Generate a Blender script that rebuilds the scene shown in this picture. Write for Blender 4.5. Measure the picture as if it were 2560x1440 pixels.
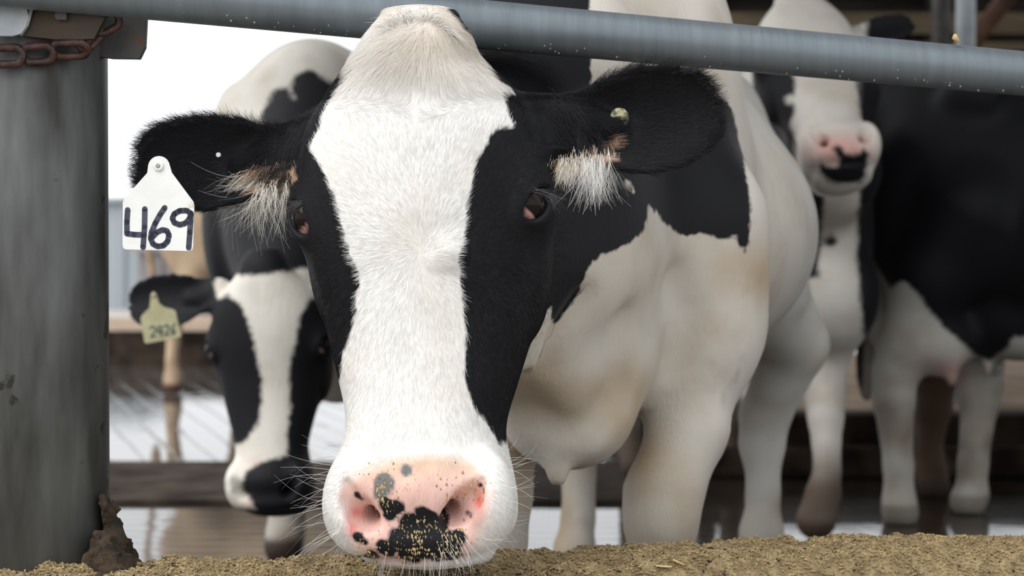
import bpy, math
import numpy as np
from mathutils import Vector

scene = bpy.context.scene
for o in list(bpy.data.objects):
    bpy.data.objects.remove(o)
COL = scene.collection
RNG = np.random.default_rng(469)

# ------------------------------------------------------------------ camera, sky, sun, exposure
F = 4500.0                       # focal length in pixels of the 2560x1440 frame
CAM_Z = 0.82
PITCH = math.atan(86.0 / F)
cam_data = bpy.data.cameras.new('camera')
cam_data.sensor_width = 36.0
cam_data.lens = 36.0 * F / 2560.0
cam_data.clip_start = 0.05
cam_data.dof.use_dof = True
cam_data.dof.focus_distance = 2.02
cam_data.dof.aperture_fstop = 6.0
cam = bpy.data.objects.new('camera', cam_data)
cam.location = (0, 0, CAM_Z)
cam.rotation_euler = (math.pi / 2 - PITCH, 0, 0)
COL.objects.link(cam)
scene.camera = cam

world = bpy.data.worlds.new('overcast_sky')
scene.world = world
world.use_nodes = True
bgn = world.node_tree.nodes['Background']
bgn.inputs[0].default_value = (0.945, 0.968, 1.0, 1)
bgn.inputs[1].default_value = 0.92

sun_data = bpy.data.lights.new('veiled_sun', 'SUN')
sun_data.energy = 1.5
sun_data.angle = math.radians(50)
sun_data.color = (1.0, 0.968, 0.92)
sun = bpy.data.objects.new('veiled_sun', sun_data)
sun.rotation_euler = Vector((0.55, 0.50, -0.95)).to_track_quat('-Z', 'Y').to_euler()
COL.objects.link(sun)

vs = scene.view_settings
vs.view_transform = 'Standard'
vs.look = 'None'
vs.exposure = 0.66
vs.gamma = 1.0
vs.use_curve_mapping = False

# ------------------------------------------------------------------ pixel <-> world
CP, SP = math.cos(PITCH), math.sin(PITCH)

def at(px, py, Y):
    """world point seen at photo pixel (px, py) on the plane at depth Y"""
    a = (px - 1280.0) / F
    b = -(py - 720.0) / F
    dy = CP + b * SP
    dz = -SP + b * CP
    k = Y / dy
    return np.array((a * k, Y, CAM_Z + dz * k))

def proj(P):
    x = P[:, 0]; y = P[:, 1]; z = P[:, 2] - CAM_Z
    d = y * CP - z * SP
    u = y * SP + z * CP
    d = np.maximum(d, 0.05)
    return 1280.0 + F * x / d, 720.0 - F * u / d

# ------------------------------------------------------------------ object helpers
def tag(o, label=None, cat=None, group=None, kind=None):
    if label: o['label'] = label
    if cat: o['category'] = cat
    if group: o['group'] = group
    if kind: o['kind'] = kind
    return o

def new_obj(name, data, parent=None):
    o = bpy.data.objects.new(name, data)
    COL.objects.link(o)
    if parent is not None:
        o.parent = parent
        o.matrix_parent_inverse = parent.matrix_world.inverted() if parent.matrix_world else o.matrix_parent_inverse
    return o

def mesh_np(name, V, Fq, mat=None, smooth=True):
    me = bpy.data.meshes.new(name)
    me.from_pydata([tuple(map(float, v)) for v in V] if not isinstance(V, np.ndarray) else V.tolist(), [],
                   Fq.tolist() if isinstance(Fq, np.ndarray) else Fq)
    me.update()
    if mat: me.materials.append(mat)
    if smooth:
        me.polygons.foreach_set('use_smooth', np.ones(len(me.polygons), dtype=bool))
    return me

class MB:
    def __init__(s): s.v = []; s.f = []
    def add(s, V, Fc):
        n = len(s.v)
        s.v += [tuple(map(float, p)) for p in V]
        s.f += [tuple(i + n for i in q) for q in Fc]
        return s
    def box(s, c, h, R=None):
        c = np.array(c, float); h = np.array(h, float)
        P = np.array([(x, y, z) for x in (-1, 1) for y in (-1, 1) for z in (-1, 1)], float) * h
        if R is not None: P = P @ np.array(R).T
        return s.add(P + c, [(0, 1, 3, 2), (4, 6, 7, 5), (0, 4, 5, 1), (2, 3, 7, 6), (0, 2, 6, 4), (1, 5, 7, 3)])
    def tube(s, pts, r, n=16, cap=True):
        pts = [np.array(p, float) for p in pts]
        if np.isscalar(r): r = [r] * len(pts)
        V = []; Fc = []
        prev = None
        for i, p in enumerate(pts):
            t = pts[min(i + 1, len(pts) - 1)] - pts[max(i - 1, 0)]
            t /= np.linalg.norm(t) + 1e-9
            if prev is None:
                a = np.array((0, 0, 1.0)) if abs(t[2]) < .9 else np.array((1.0, 0, 0))
                u = np.cross(t, a)
            else:
                u = prev - t * np.dot(prev, t)
            u /= np.linalg.norm(u) + 1e-9
            prev = u
            w = np.cross(t, u)
            for k in range(n):
                an = 2 * math.pi * k / n
                V.append(p + r[i] * (math.cos(an) * u + math.sin(an) * w))
        for i in range(len(pts) - 1):
            for k in range(n):
                a = i * n + k; b = i * n + (k + 1) % n
                Fc.append((a, b, b + n, a + n))
        if cap:
            Fc.append(tuple(range(n - 1, -1, -1)))
            Fc.append(tuple(range((len(pts) - 1) * n, len(pts) * n)))
        return s.add(V, Fc)
    def prism(s, poly, origin, ux, uy, un, t):
        """polygon (2D list) extruded by t along un"""
        o = np.array(origin, float); n = len(poly)
        A = [o + p[0] * ux + p[1] * uy for p in poly]
        B = [a + t * un for a in A]
        Fc = [tuple(range(n)), tuple(range(2 * n - 1, n - 1, -1))]
        Fc += [(i, i + n, (i + 1) % n + n, (i + 1) % n) for i in range(n)]
        return s.add(A + B, Fc)
    def torus_link(s, c, ax, bx, R1, L, r, n=24, m=8):
        """chain link: stadium centre line in plane (ax, bx)"""
        c = np.array(c, float); ax = np.array(ax, float); bx = np.array(bx, float)
        nn = np.cross(ax, bx); nn /= np.linalg.norm(nn)
        V = []; Fc = []
        for i in range(n):
            th = 2 * math.pi * i / n
            ca, sa = math.cos(th), math.sin(th)
            cen = c + ax * (R1 * ca + (L if ca > 0 else -L) * (1 if abs(ca) > 1e-6 else 0)) + bx * R1 * sa
            rad = ax * ca + bx * sa
            for k in range(m):
                ph = 2 * math.pi * k / m
                V.append(cen + r * (math.cos(ph) * rad + math.sin(ph) * nn))
        for i in range(n):
            for k in range(m):
                a = i * m + k; b = i * m + (k + 1) % m
                a2 = ((i + 1) % n) * m + k; b2 = ((i + 1) % n) * m + (k + 1) % m
                Fc.append((a, b, b2, a2))
        return s.add(V, Fc)
    def build(s, name, mat, parent=None, smooth=False, bevel=0.0):
        me = bpy.data.meshes.new(name)
        me.from_pydata(s.v, [], s.f)
        me.update()
        if mat: me.materials.append(mat)
        if smooth:
            me.polygons.foreach_set('use_smooth', np.ones(len(me.polygons), dtype=bool))
        o = new_obj(name, me, parent)
        if bevel > 0:
            b = o.modifiers.new('bevel', 'BEVEL'); b.width = bevel; b.segments = 2; b.limit_method = 'ANGLE'
        return o

def empty(name, loc):
    o = bpy.data.objects.new(name, None)
    o.empty_display_size = 0.05
    o.location = tuple(map(float, loc))
    COL.objects.link(o)
    bpy.context.view_layer.update()
    return o

# ------------------------------------------------------------------ materials
def nodes_of(m):
    return m.node_tree.nodes, m.node_tree.links

def base_mat(name):
    m = bpy.data.materials.new(name)
    m.use_nodes = True
    return m, m.node_tree.nodes['Principled BSDF']

def mat_noise(name, c1, c2, scale=10, rough=0.7, metal=0.0, detail=5, lo=.35, hi=.65, bump=0.0, stretch=(1, 1, 1), spec=0.5, bscale=None):
    m, p = base_mat(name)
    N, L = nodes_of(m)
    tc = N.new('ShaderNodeTexCoord')
    mp = N.new('ShaderNodeMapping'); mp.inputs['Scale'].default_value = stretch
    L.new(tc.outputs['Object'], mp.inputs[0])
    nz = N.new('ShaderNodeTexNoise'); nz.inputs['Scale'].default_value = scale; nz.inputs['Detail'].default_value = detail
    L.new(mp.outputs[0], nz.inputs['Vector'])
    cr = N.new('ShaderNodeValToRGB')
    cr.color_ramp.elements[0].position = lo; cr.color_ramp.elements[0].color = (*c1, 1)
    cr.color_ramp.elements[1].position = hi; cr.color_ramp.elements[1].color = (*c2, 1)
    L.new(nz.outputs['Fac'], cr.inputs[0])
    L.new(cr.outputs[0], p.inputs['Base Color'])
    p.inputs['Roughness'].default_value = rough
    p.inputs['Metallic'].default_value = metal
    p.inputs['Specular IOR Level'].default_value = spec
    if bump > 0:
        nb = N.new('ShaderNodeTexNoise'); nb.inputs['Scale'].default_value = bscale or scale * 3; nb.inputs['Detail'].default_value = 4
        L.new(mp.outputs[0], nb.inputs['Vector'])
        bp = N.new('ShaderNodeBump'); bp.inputs['Strength'].default_value = bump; bp.inputs['Distance'].default_value = 0.01
        L.new(nb.outputs['Fac'], bp.inputs['Height'])
        L.new(bp.outputs[0], p.inputs['Normal'])
    return m

def mat_coat(name, black=(0.009, 0.0095, 0.012), edge=0.5, fine=True, rough=.62):
    """cow hide: 'tint' colour where white, black where the 'patch' field is positive"""
    m, p = base_mat(name)
    N, L = nodes_of(m)
    at_t = N.new('ShaderNodeAttribute'); at_t.attribute_name = 'tint'
    at_p = N.new('ShaderNodeAttribute'); at_p.attribute_name = 'patch'
    tc = N.new('ShaderNodeTexCoord')
    nz = N.new('ShaderNodeTexNoise'); nz.inputs['Scale'].default_value = 90; nz.inputs['Detail'].default_value = 3
    L.new(tc.outputs['Object'], nz.inputs['Vector'])
    mm = N.new('ShaderNodeMath'); mm.operation = 'MULTIPLY_ADD'
    L.new(nz.outputs['Fac'], mm.inputs[0]); mm.inputs[1].default_value = 1.6
    add = N.new('ShaderNodeMath'); add.operation = 'ADD'; add.inputs[1].default_value = -0.8
    L.new(at_p.outputs['Fac'], add.inputs[0]); L.new(add.outputs[0], mm.inputs[2])
    mr = N.new('ShaderNodeMapRange'); mr.inputs['From Min'].default_value = -edge; mr.inputs['From Max'].default_value = edge
    L.new(mm.outputs[0], mr.inputs['Value'])
    # dirt
    nd = N.new('ShaderNodeTexNoise'); nd.inputs['Scale'].default_value = 9; nd.inputs['Detail'].default_value = 6
    L.new(tc.outputs['Object'], nd.inputs['Vector'])
    dr = N.new('ShaderNodeValToRGB')
    dr.color_ramp.elements[0].position = .45; dr.color_ramp.elements[0].color = (1, 1, 1, 1)
    dr.color_ramp.elements[1].position = .8; dr.color_ramp.elements[1].color = (.72, .64, .54, 1)
    L.new(nd.outputs['Fac'], dr.inputs[0])
    dm = N.new('ShaderNodeMix'); dm.data_type = 'RGBA'; dm.blend_type = 'MULTIPLY'; dm.inputs['Factor'].default_value = .8
    L.new(at_t.outputs['Color'], dm.inputs[6]); L.new(dr.outputs[0], dm.inputs[7])
    mx = N.new('ShaderNodeMix'); mx.data_type = 'RGBA'
    L.new(mr.outputs[0], mx.inputs['Factor'])
    L.new(dm.outputs[2], mx.inputs[6]); mx.inputs[7].default_value = (*black, 1)
    L.new(mx.outputs[2], p.inputs['Base Color'])
    at_w = N.new('ShaderNodeAttribute'); at_w.attribute_name = 'wet'
    mw = N.new('ShaderNodeMapRange'); mw.inputs['To Min'].default_value = rough; mw.inputs['To Max'].default_value = .36
    L.new(at_w.outputs['Fac'], mw.inputs['Value']); L.new(mw.outputs[0], p.inputs['Roughness'])
    p.inputs['Specular IOR Level'].default_value = 0.18
    p.inputs['Sheen Weight'].default_value = 0.03
    p.inputs['Sheen Roughness'].default_value = 0.4
    nb = N.new('ShaderNodeTexNoise'); nb.inputs['Scale'].default_value = 260 if fine else 120; nb.inputs['Detail'].default_value = 2
    mpb = N.new('ShaderNodeMapping'); mpb.inputs['Scale'].default_value = (1, 1, .25)
    L.new(tc.outputs['Object'], mpb.inputs[0]); L.new(mpb.outputs[0], nb.inputs['Vector'])
    bp = N.new('ShaderNodeBump'); bp.inputs['Strength'].default_value = 0.25; bp.inputs['Distance'].default_value = 0.004
    L.new(nb.outputs['Fac'], bp.inputs['Height']); L.new(bp.outputs[0], p.inputs['Normal'])
    return m

def mat_hair(name):
    m, p = base_mat(name)
    N, L = nodes_of(m)
    a = N.new('ShaderNodeAttribute'); a.attribute_name = 'hcol'
    L.new(a.outputs['Color'], p.inputs['Base Color'])
    p.inputs['Roughness'].default_value = 0.5
    p.inputs['Specular IOR Level'].default_value = 0.25
    return m

def mat_tintattr(name, rough=.08, spec=.6):
    m, p = base_mat(name)
    N, L = nodes_of(m)
    a = N.new('ShaderNodeAttribute'); a.attribute_name = 'tint'
    L.new(a.outputs['Color'], p.inputs['Base Color'])
    p.inputs['Roughness'].default_value = rough
    p.inputs['Specular IOR Level'].default_value = 0.16
    return m

def mat_galv(name, c1, c2, rust=(0.16, 0.055, 0.025), rust_amt=.74, rough=.45, stretch=(1, 1, 1), metal=.55, scale=14, streak=0.0):
    """weathered galvanised steel with rust spots"""
    m = mat_noise(name, c1, c2, scale=scale, rough=rough, metal=metal, detail=6, lo=.3, hi=.7, bump=.08, stretch=stretch)
    N, L = nodes_of(m)
    p = N['Principled BSDF']
    src = p.inputs['Base Color'].links[0].from_socket
    tc = N.new('ShaderNodeTexCoord')
    nr = N.new('ShaderNodeTexNoise'); nr.inputs['Scale'].default_value = 22; nr.inputs['Detail'].default_value = 5
    L.new(tc.outputs['Object'], nr.inputs['Vector'])
    mr = N.new('ShaderNodeMapRange'); mr.inputs['From Min'].default_value = rust_amt; mr.inputs['From Max'].default_value = rust_amt + .03
    L.new(nr.outputs['Fac'], mr.inputs['Value'])
    mx = N.new('ShaderNodeMix'); mx.data_type = 'RGBA'
    L.new(mr.outputs[0], mx.inputs['Factor']); L.new(src, mx.inputs[6]); mx.inputs[7].default_value = (*rust, 1)
    L.new(mx.outputs[2], p.inputs['Base Color'])
    return m

def mat_wet(name, c1, c2, groove_scale, rot, gdepth=.25, wetness=.5, rmin=.04, rmax=.35):
    """wet grooved concrete"""
    m, p = base_mat(name)
    N, L = nodes_of(m)
    tc = N.new('ShaderNodeTexCoord')
    nz = N.new('ShaderNodeTexNoise'); nz.inputs['Scale'].default_value = 1.6; nz.inputs['Detail'].default_value = 6
    L.new(tc.outputs['Object'], nz.inputs['Vector'])
    cr = N.new('ShaderNodeValToRGB')
    cr.color_ramp.elements[0].position = .35; cr.color_ramp.elements[0].color = (*c1, 1)
    cr.color_ramp.elements[1].position = .7; cr.color_ramp.elements[1].color = (*c2, 1)
    L.new(nz.outputs['Fac'], cr.inputs[0])
    rr = N.new('ShaderNodeMapRange')
    rr.inputs['From Min'].default_value = wetness; rr.inputs['From Max'].default_value = wetness + .12
    rr.inputs['To Min'].default_value = rmin; rr.inputs['To Max'].default_value = rmax
    L.new(nz.outputs['Fac'], rr.inputs['Value'])
    mp = N.new('ShaderNodeMapping'); mp.inputs['Rotation'].default_value = (0, 0, rot)
    L.new(tc.outputs['Object'], mp.inputs[0])
    wv = N.new('ShaderNodeTexWave'); wv.bands_direction = 'Y'; wv.inputs['Scale'].default_value = groove_scale
    wv.inputs['Distortion'].default_value = .6; wv.inputs['Detail'].default_value = 1
    L.new(mp.outputs[0], wv.inputs['Vector'])
    gr = N.new('ShaderNodeMapRange'); gr.inputs['From Min'].default_value = 0.0; gr.inputs['From Max'].default_value = 0.06
    L.new(wv.outputs['Fac'], gr.inputs['Value'])
    mx = N.new('ShaderNodeMix'); mx.data_type = 'RGBA'
    L.new(gr.outputs[0], mx.inputs['Factor']); mx.inputs[6].default_value = (.014, .012, .010, 1); L.new(cr.outputs[0], mx.inputs[7])
    L.new(mx.outputs[2], p.inputs['Base Color'])
    ra = N.new('ShaderNodeMapRange'); ra.inputs['To Min'].default_value = .12; ra.inputs['To Max'].default_value = 0
    L.new(gr.outputs[0], ra.inputs['Value'])
    rs = N.new('ShaderNodeMath'); rs.operation = 'ADD'
    L.new(rr.outputs[0], rs.inputs[0]); L.new(ra.outputs[0], rs.inputs[1])
    L.new(rs.outputs[0], p.inputs['Roughness'])
    p.inputs['IOR'].default_value = 1.45
    nb = N.new('ShaderNodeTexNoise'); nb.inputs['Scale'].default_value = 7; nb.inputs['Detail'].default_value = 3
    L.new(tc.outputs['Object'], nb.inputs['Vector'])
    b1 = N.new('ShaderNodeBump'); b1.inputs['Strength'].default_value = .05; b1.inputs['Distance'].default_value = .02
    L.new(nb.outputs['Fac'], b1.inputs['Height'])
    b2 = N.new('ShaderNodeBump'); b2.inputs['Strength'].default_value = gdepth; b2.inputs['Distance'].default_value = .004
    L.new(gr.outputs[0], b2.inputs['Height']); L.new(b1.outputs[0], b2.inputs['Normal'])
    L.new(b2.outputs[0], p.inputs['Normal'])
    return m

M = {}
M['coat_main'] = mat_coat('hide_main', edge=.35)
M['coat'] = mat_coat('hide_back', edge=.6, fine=False)
M['hair'] = mat_hair('cow_hair')
M['eye'] = mat_tintattr('wet_eye')
M['rail'] = mat_galv('galvanised_rail', (.140, .166, .186), (.178, .208, .232), rust_amt=.77, rough=.42, metal=.35, stretch=(5, .6, .6))
M['post'] = mat_galv('weathered_post', (.024, .023, .020), (.155, .165, .165), rust=(.032, .027, .022), rust_amt=.66, rough=.5, stretch=(2.2, 2.2, .45), metal=.35, scale=9)
M['steel_dark'] = mat_galv('dark_steel', (.035, .035, .037), (.10, .095, .09), rust=(.10, .05, .03), rust_amt=.62, rough=.45, metal=.3)
M['steel_brown'] = mat_galv('grimy_steel', (.018, .012, .007), (.070, .045, .024), rust=(.05, .025, .015), rust_amt=.58, rough=.55, metal=.15)
M['steel_pale'] = mat_galv('pale_plate', (.30, .33, .36), (.62, .64, .66), rust=(.14, .13, .13), rust_amt=.60, rough=.4, metal=.3)
M['rust'] = mat_noise('rusty_iron', (.022, .010, .008), (.075, .030, .022), scale=60, rough=.42, bump=.25)
M['tag_white'] = mat_galv('white_tag', (.72, .73, .72), (.80, .80, .78), rust=(.50, .44, .32), rust_amt=.66, rough=.45, metal=0, scale=25)
M['tag_yellow'] = mat_noise('yellow_tag', (.50, .47, .27), (.60, .57, .36), scale=30, rough=.5)
M['ink'] = mat_noise('marker_ink', (.022, .025, .05), (.05, .055, .085), scale=60, rough=.5)
M['ink_faded'] = mat_noise('faded_ink', (.05, .07, .09), (.12, .14, .14), scale=60, rough=.6)
M['button'] = mat_noise('button_plastic', (.10, .10, .05), (.55, .52, .32), scale=120, rough=.4, lo=.42, hi=.62)
M['stud'] = mat_noise('stud_metal', (.25, .25, .24), (.42, .41, .38), scale=80, rough=.35, metal=.5)
M['curb'] = mat_noise('curb_concrete', (.055, .042, .032), (.14, .11, .08), scale=16, rough=.9, bump=.4, detail=8)
M['litter'] = mat_noise('feed_dust', (.17, .122, .060), (.34, .255, .135), scale=60, rough=.95, detail=8, bump=.6, bscale=220)
M['crumb'] = mat_noise('yellow_crumb', (.28, .18, .06), (.62, .47, .23), scale=50, rough=.7, detail=3)
M['grain'] = mat_noise('feed_grain', (.23, .165, .080), (.41, .31, .16), scale=50, rough=.8, detail=3)
M['straw'] = mat_noise('straw', (.48, .33, .14), (.62, .47, .25), scale=40, rough=.7)
M['dirt'] = mat_noise('dark_dirt', (.010, .007, .005), (.06, .036, .018), scale=45, rough=.95, detail=8, bump=.6, bscale=160)
M['floor'] = mat_wet('wet_floor', (.022, .018, .014), (.055, .043, .033), 2.8, 0.03, gdepth=.15, wetness=.74, rmin=.06, rmax=.25)
M['floor_up'] = mat_wet('wet_crossover', (.05, .046, .042), (.09, .08, .07), 2.3, math.radians(73), gdepth=.10, wetness=.62, rmin=.05, rmax=.3)
M['curb_dark'] = mat_noise('wet_curb', (.016, .011, .009), (.06, .044, .034), scale=6, rough=.95, bump=.3, detail=8, spec=.12)
M['bed'] = mat_noise('sand_bedding', (.20, .14, .095), (.34, .25, .18), scale=4, rough=.95, bump=.6, bscale=14)
M['plank'] = mat_noise('weathered_plank', (.11, .085, .055), (.24, .19, .12), scale=5, rough=.85, stretch=(.4, 1, 4))
M['plank_dark'] = mat_noise('dark_timber', (.018, .016, .013), (.05, .04, .03), scale=5, rough=.85, stretch=(.4, 1, 4))
M['brace'] = mat_noise('rusty_brace', (.06, .03, .018), (.14, .07, .04), scale=12, rough=.8)
M['pole'] = mat_galv('galvanised_pole', (.30, .33, .36), (.50, .54, .57), rust_amt=.85, rough=.4, metal=.4)
M['roof'] = mat_noise('roof_underside', (.10, .085, .065), (.17, .15, .12), scale=2, rough=.9, stretch=(1, 4, 1))
M['ground'] = mat_noise('pale_yard', (.30, .28, .26), (.52, .50, .47), scale=.5, rough=.95, detail=8)
M['alley'] = mat_noise('feed_alley_concrete', (.20, .185, .16), (.34, .31, .27), scale=3, rough=.9, detail=8)
M['shed'] = mat_noise('grey_sheeting', (.26, .30, .33), (.38, .42, .45), scale=1.2, rough=.7, stretch=(12, 1, .2))
M['shed2'] = mat_noise('mauve_sheeting', (.20, .19, .20), (.30, .28, .29), scale=2, rough=.8)

# ------------------------------------------------------------------ numpy noise
def hash3(i, j, k):
    h = (i * 374761393 + j * 668265263 + k * 2147483647) & 0xffffffff
    h = ((h ^ (h >> 13)) * 1274126177) & 0xffffffff
    return ((h ^ (h >> 16)) & 0xffff) / 65535.0

def vnoise(P, scale):
    Q = P * scale + 1000.0
    I = np.floor(Q).astype(np.int64); t = Q - I
    t = t * t * (3 - 2 * t)
    r = 0
    for a in (0, 1):
        for b in (0, 1):
            for c in (0, 1):
                w = (t[:, 0] if a else 1 - t[:, 0]) * (t[:, 1] if b else 1 - t[:, 1]) * (t[:, 2] if c else 1 - t[:, 2])
                r = r + w * hash3(I[:, 0] + a, I[:, 1] + b, I[:, 2] + c)
    return r * 2 - 1

def fnoise(P, scale, oct=3):
    r = 0; a = 1.0
    for i in range(oct):
        r = r + a * vnoise(P + i * 7.3, scale * 2 ** i); a *= .5
    return r

# ------------------------------------------------------------------ signed-distance modelling
def smin(a, b, k):
    h = np.maximum(k - np.abs(a - b), 0) / k
    return np.minimum(a, b) - h * h * k * .25

def smax(a, b, k):
    return -smin(-a, -b, k)

def sd_cone(P, a, ra, b, rb):
    a = np.asarray(a, float); b = np.asarray(b, float)
    ab = b - a
    t = np.clip(((P - a) @ ab) / (ab @ ab + 1e-12), 0, 1)
    d = P - a - t[:, None] * ab
    return np.sqrt((d * d).sum(1)) - (ra + (rb - ra) * t)

def sd_ell(P, c, r, R=None):
    d = P - np.asarray(c, float)
    if R is not None: d = d @ R          # columns of R = local axes
    r = np.asarray(r, float)
    k0 = np.sqrt(((d / r) ** 2).sum(1))
    k1 = np.sqrt(((d / (r * r)) ** 2).sum(1)) + 1e-9
    return k0 * (k0 - 1) / k1

def surface_nets(fn, lo, hi, h, coarse=6):
    lo = np.array(lo, float); hi = np.array(hi, float)
    n = np.ceil((hi - lo) / h / coarse).astype(int) * coarse + 1
    xs = [lo[i] + h * np.arange(n[i]) for i in range(3)]
    nc = (n - 1) // coarse
    cc = [lo[i] + h * coarse * (np.arange(nc[i]) + .5) for i in range(3)]
    G = np.stack(np.meshgrid(*cc, indexing='ij'), -1).reshape(-1, 3)
    fc = fn(G).reshape(nc)
    near = np.abs(fc) < h * coarse * 1.5 + .012
    f = np.ones(n, np.float32)
    rep = np.repeat(np.repeat(np.repeat(fc, coarse, 0), coarse, 1), coarse, 2)
    f[:-1, :-1, :-1] = rep
    f[-1] = f[-2]; f[:, -1] = f[:, -2]; f[:, :, -1] = f[:, :, -2]
    msk = np.zeros(n, bool)
    nr = np.repeat(np.repeat(np.repeat(near, coarse, 0), coarse, 1), coarse, 2)
    for a in (0, 1):
        for b in (0, 1):
            for c in (0, 1):
                msk[a:a + nr.shape[0], b:b + nr.shape[1], c:c + nr.shape[2]] |= nr
    I = np.argwhere(msk)
    for s in range(0, len(I), 250000):
        J = I[s:s + 250000]
        f[J[:, 0], J[:, 1], J[:, 2]] = fn(lo + J * h)
    # vertices
    ins = f < 0
    cnt = np.zeros(n - 1, np.int8)
    for a in (0, 1):
        for b in (0, 1):
            for c in (0, 1):
                cnt += ins[a:n[0] - 1 + a, b:n[1] - 1 + b, c:n[2] - 1 + c]
    act = (cnt > 0) & (cnt < 8)
    C = np.argwhere(act)
    idx = -np.ones(n - 1, np.int64)
    idx[act] = np.arange(len(C))
    acc = np.zeros((len(C), 3)); num = np.zeros(len(C))
    cor = [(a, b, c) for a in (0, 1) for b in (0, 1) for c in (0, 1)]
    val = {k: f[C[:, 0] + k[0], C[:, 1] + k[1], C[:, 2] + k[2]] for k in cor}
    for k in cor:
        for ax in range(3):
            if k[ax] == 0:
                k2 = list(k); k2[ax] = 1; k2 = tuple(k2)
                v0, v1 = val[k], val[k2]
                mk = (v0 < 0) != (v1 < 0)
                t = v0 / np.where(mk, v0 - v1, 1)
                p = np.array(k, float)[None] + np.eye(3)[ax][None] * t[:, None]
                acc[mk] += p[mk]; num[mk] += 1
    V = lo + (C + acc / num[:, None]) * h
    Q = []
    for ax in range(3):
        b, c = (ax + 1) % 3, (ax + 2) % 3
        sl0 = [slice(None)] * 3; sl1 = [slice(None)] * 3
        sl0[ax] = slice(0, n[ax] - 1); sl1[ax] = slice(1, n[ax])
        ch = ins[tuple(sl0)] != ins[tuple(sl1)]
        E = np.argwhere(ch)
        ok = (E[:, b] > 0) & (E[:, c] > 0) & (E[:, b] < n[b] - 1) & (E[:, c] < n[c] - 1)
        E = E[ok]
        def cell(db, dc):
            D = E.copy(); D[:, b] += db; D[:, c] += dc
            return idx[D[:, 0], D[:, 1], D[:, 2]]
        q = np.stack([cell(-1, -1), cell(0, -1), cell(0, 0), cell(-1, 0)], 1)
        flip = ~ins[E[:, 0], E[:, 1], E[:, 2]]
        q[flip] = q[flip][:, ::-1]
        Q.append(q)
    Q = np.concatenate(Q)
    Q = Q[(Q >= 0).all(1)]
    used = np.unique(Q)
    remap = -np.ones(len(V), np.int64); remap[used] = np.arange(len(used))
    return V[used], remap[Q]

def smooth_mesh(V, Q, it=2, lam=.5):
    e = np.concatenate([Q[:, [0, 1]], Q[:, [1, 2]], Q[:, [2, 3]], Q[:, [3, 0]]])
    e = np.concatenate([e, e[:, ::-1]])
    deg = np.bincount(e[:, 0], minlength=len(V))[:, None]
    for _ in range(it):
        for l in (lam, -lam * .9):
            s = np.stack([np.bincount(e[:, 0], V[e[:, 1], i], len(V)) for i in range(3)], 1)
            V = V + l * (s / np.maximum(deg, 1) - V)
    return V

def vert_normals(V, Q):
    a, b, c, d = (V[Q[:, i]] for i in range(4))
    fn = np.cross(c - a, d - b)
    N = np.zeros_like(V)
    for i in range(4):
        for k in range(3):
            N[:, k] += np.bincount(Q[:, i], fn[:, k], len(V))
    return N / (np.linalg.norm(N, axis=1, keepdims=True) + 1e-12)

def poly_sd(px, py, poly):
    """signed pixel distance to polygon, negative inside"""
    poly = np.array(poly, float)
    d = np.full(px.shape, 1e9); ins = np.zeros(px.shape, bool)
    j = len(poly) - 1
    for i in range(len(poly)):
        ax, ay = poly[j]; bx, by = poly[i]
        ex, ey = bx - ax, by - ay
        wx, wy = px - ax, py - ay
        t = np.clip((wx * ex + wy * ey) / (ex * ex + ey * ey + 1e-9), 0, 1)
        d = np.minimum(d, (wx - ex * t) ** 2 + (wy - ey * t) ** 2)
        c = (ay > py) != (by > py)
        with np.errstate(divide='ignore', invalid='ignore'):
            xi = (bx - ax) * (py - ay) / (by - ay if by != ay else 1e-9) + ax
        ins ^= c & (px < xi)
        j = i
    return np.sqrt(d) * np.where(ins, -1, 1)

def sstep(x, a, b):
    t = np.clip((x - a) / (b - a), 0, 1)
    return t * t * (3 - 2 * t)

def mix(A, B, t):
    return A * (1 - t[:, None]) + np.array(B, float)[None] * t[:, None]

# ------------------------------------------------------------------ cow head
HS = 2195.0                      # head table: pixels per metre, origin at (1050, 527)
HT = np.array([
    # py    xL    xR    front   wide   back
    [32,    985, 1122, -.005,  .018,  .042],
    [50,    965, 1132, -.028,  .020,  .055],
    [76,    938, 1152, -.040,  .020,  .065],
    [110,   916, 1174, -.048,  .022,  .080],
    [160,   890, 1212, -.054,  .026,  .100],
    [220,   835, 1285, -.058,  .032,  .130],
    [280,   788, 1335, -.061,  .038,  .150],
    [340,   762, 1366, -.064,  .042,  .160],
    [400,   752, 1378, -.066,  .045,  .165],
    [460,   748, 1378, -.067,  .045,  .172],
    [530,   752, 1368, -.067,  .042,  .180],
    [600,   766, 1356, -.065,  .042,  .190],
    [680,   786, 1350, -.062,  .045,  .190],
    [780,   810, 1343, -.062,  .040,  .172],
    [850,   828, 1325, -.063,  .030,  .145],
    [920,   848, 1302, -.066,  .020,  .120],
    [985,   864, 1283, -.070,  .012,  .105],
    [1040,  876, 1264, -.075,  .008,  .098],
    [1090,  872, 1256, -.081,  .002,  .094],
    [1150,  852, 1270, -.088, -.004,  .090],
    [1220,  836, 1287, -.094, -.008,  .086],
    [1290,  833, 1292, -.094, -.010,  .080],
    [1335,  846, 1279, -.084, -.010,  .072],
    [1368,  885, 1245, -.064, -.006,  .058],
    [1390,  950, 1180, -.036,  .000,  .036],
])

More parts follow.
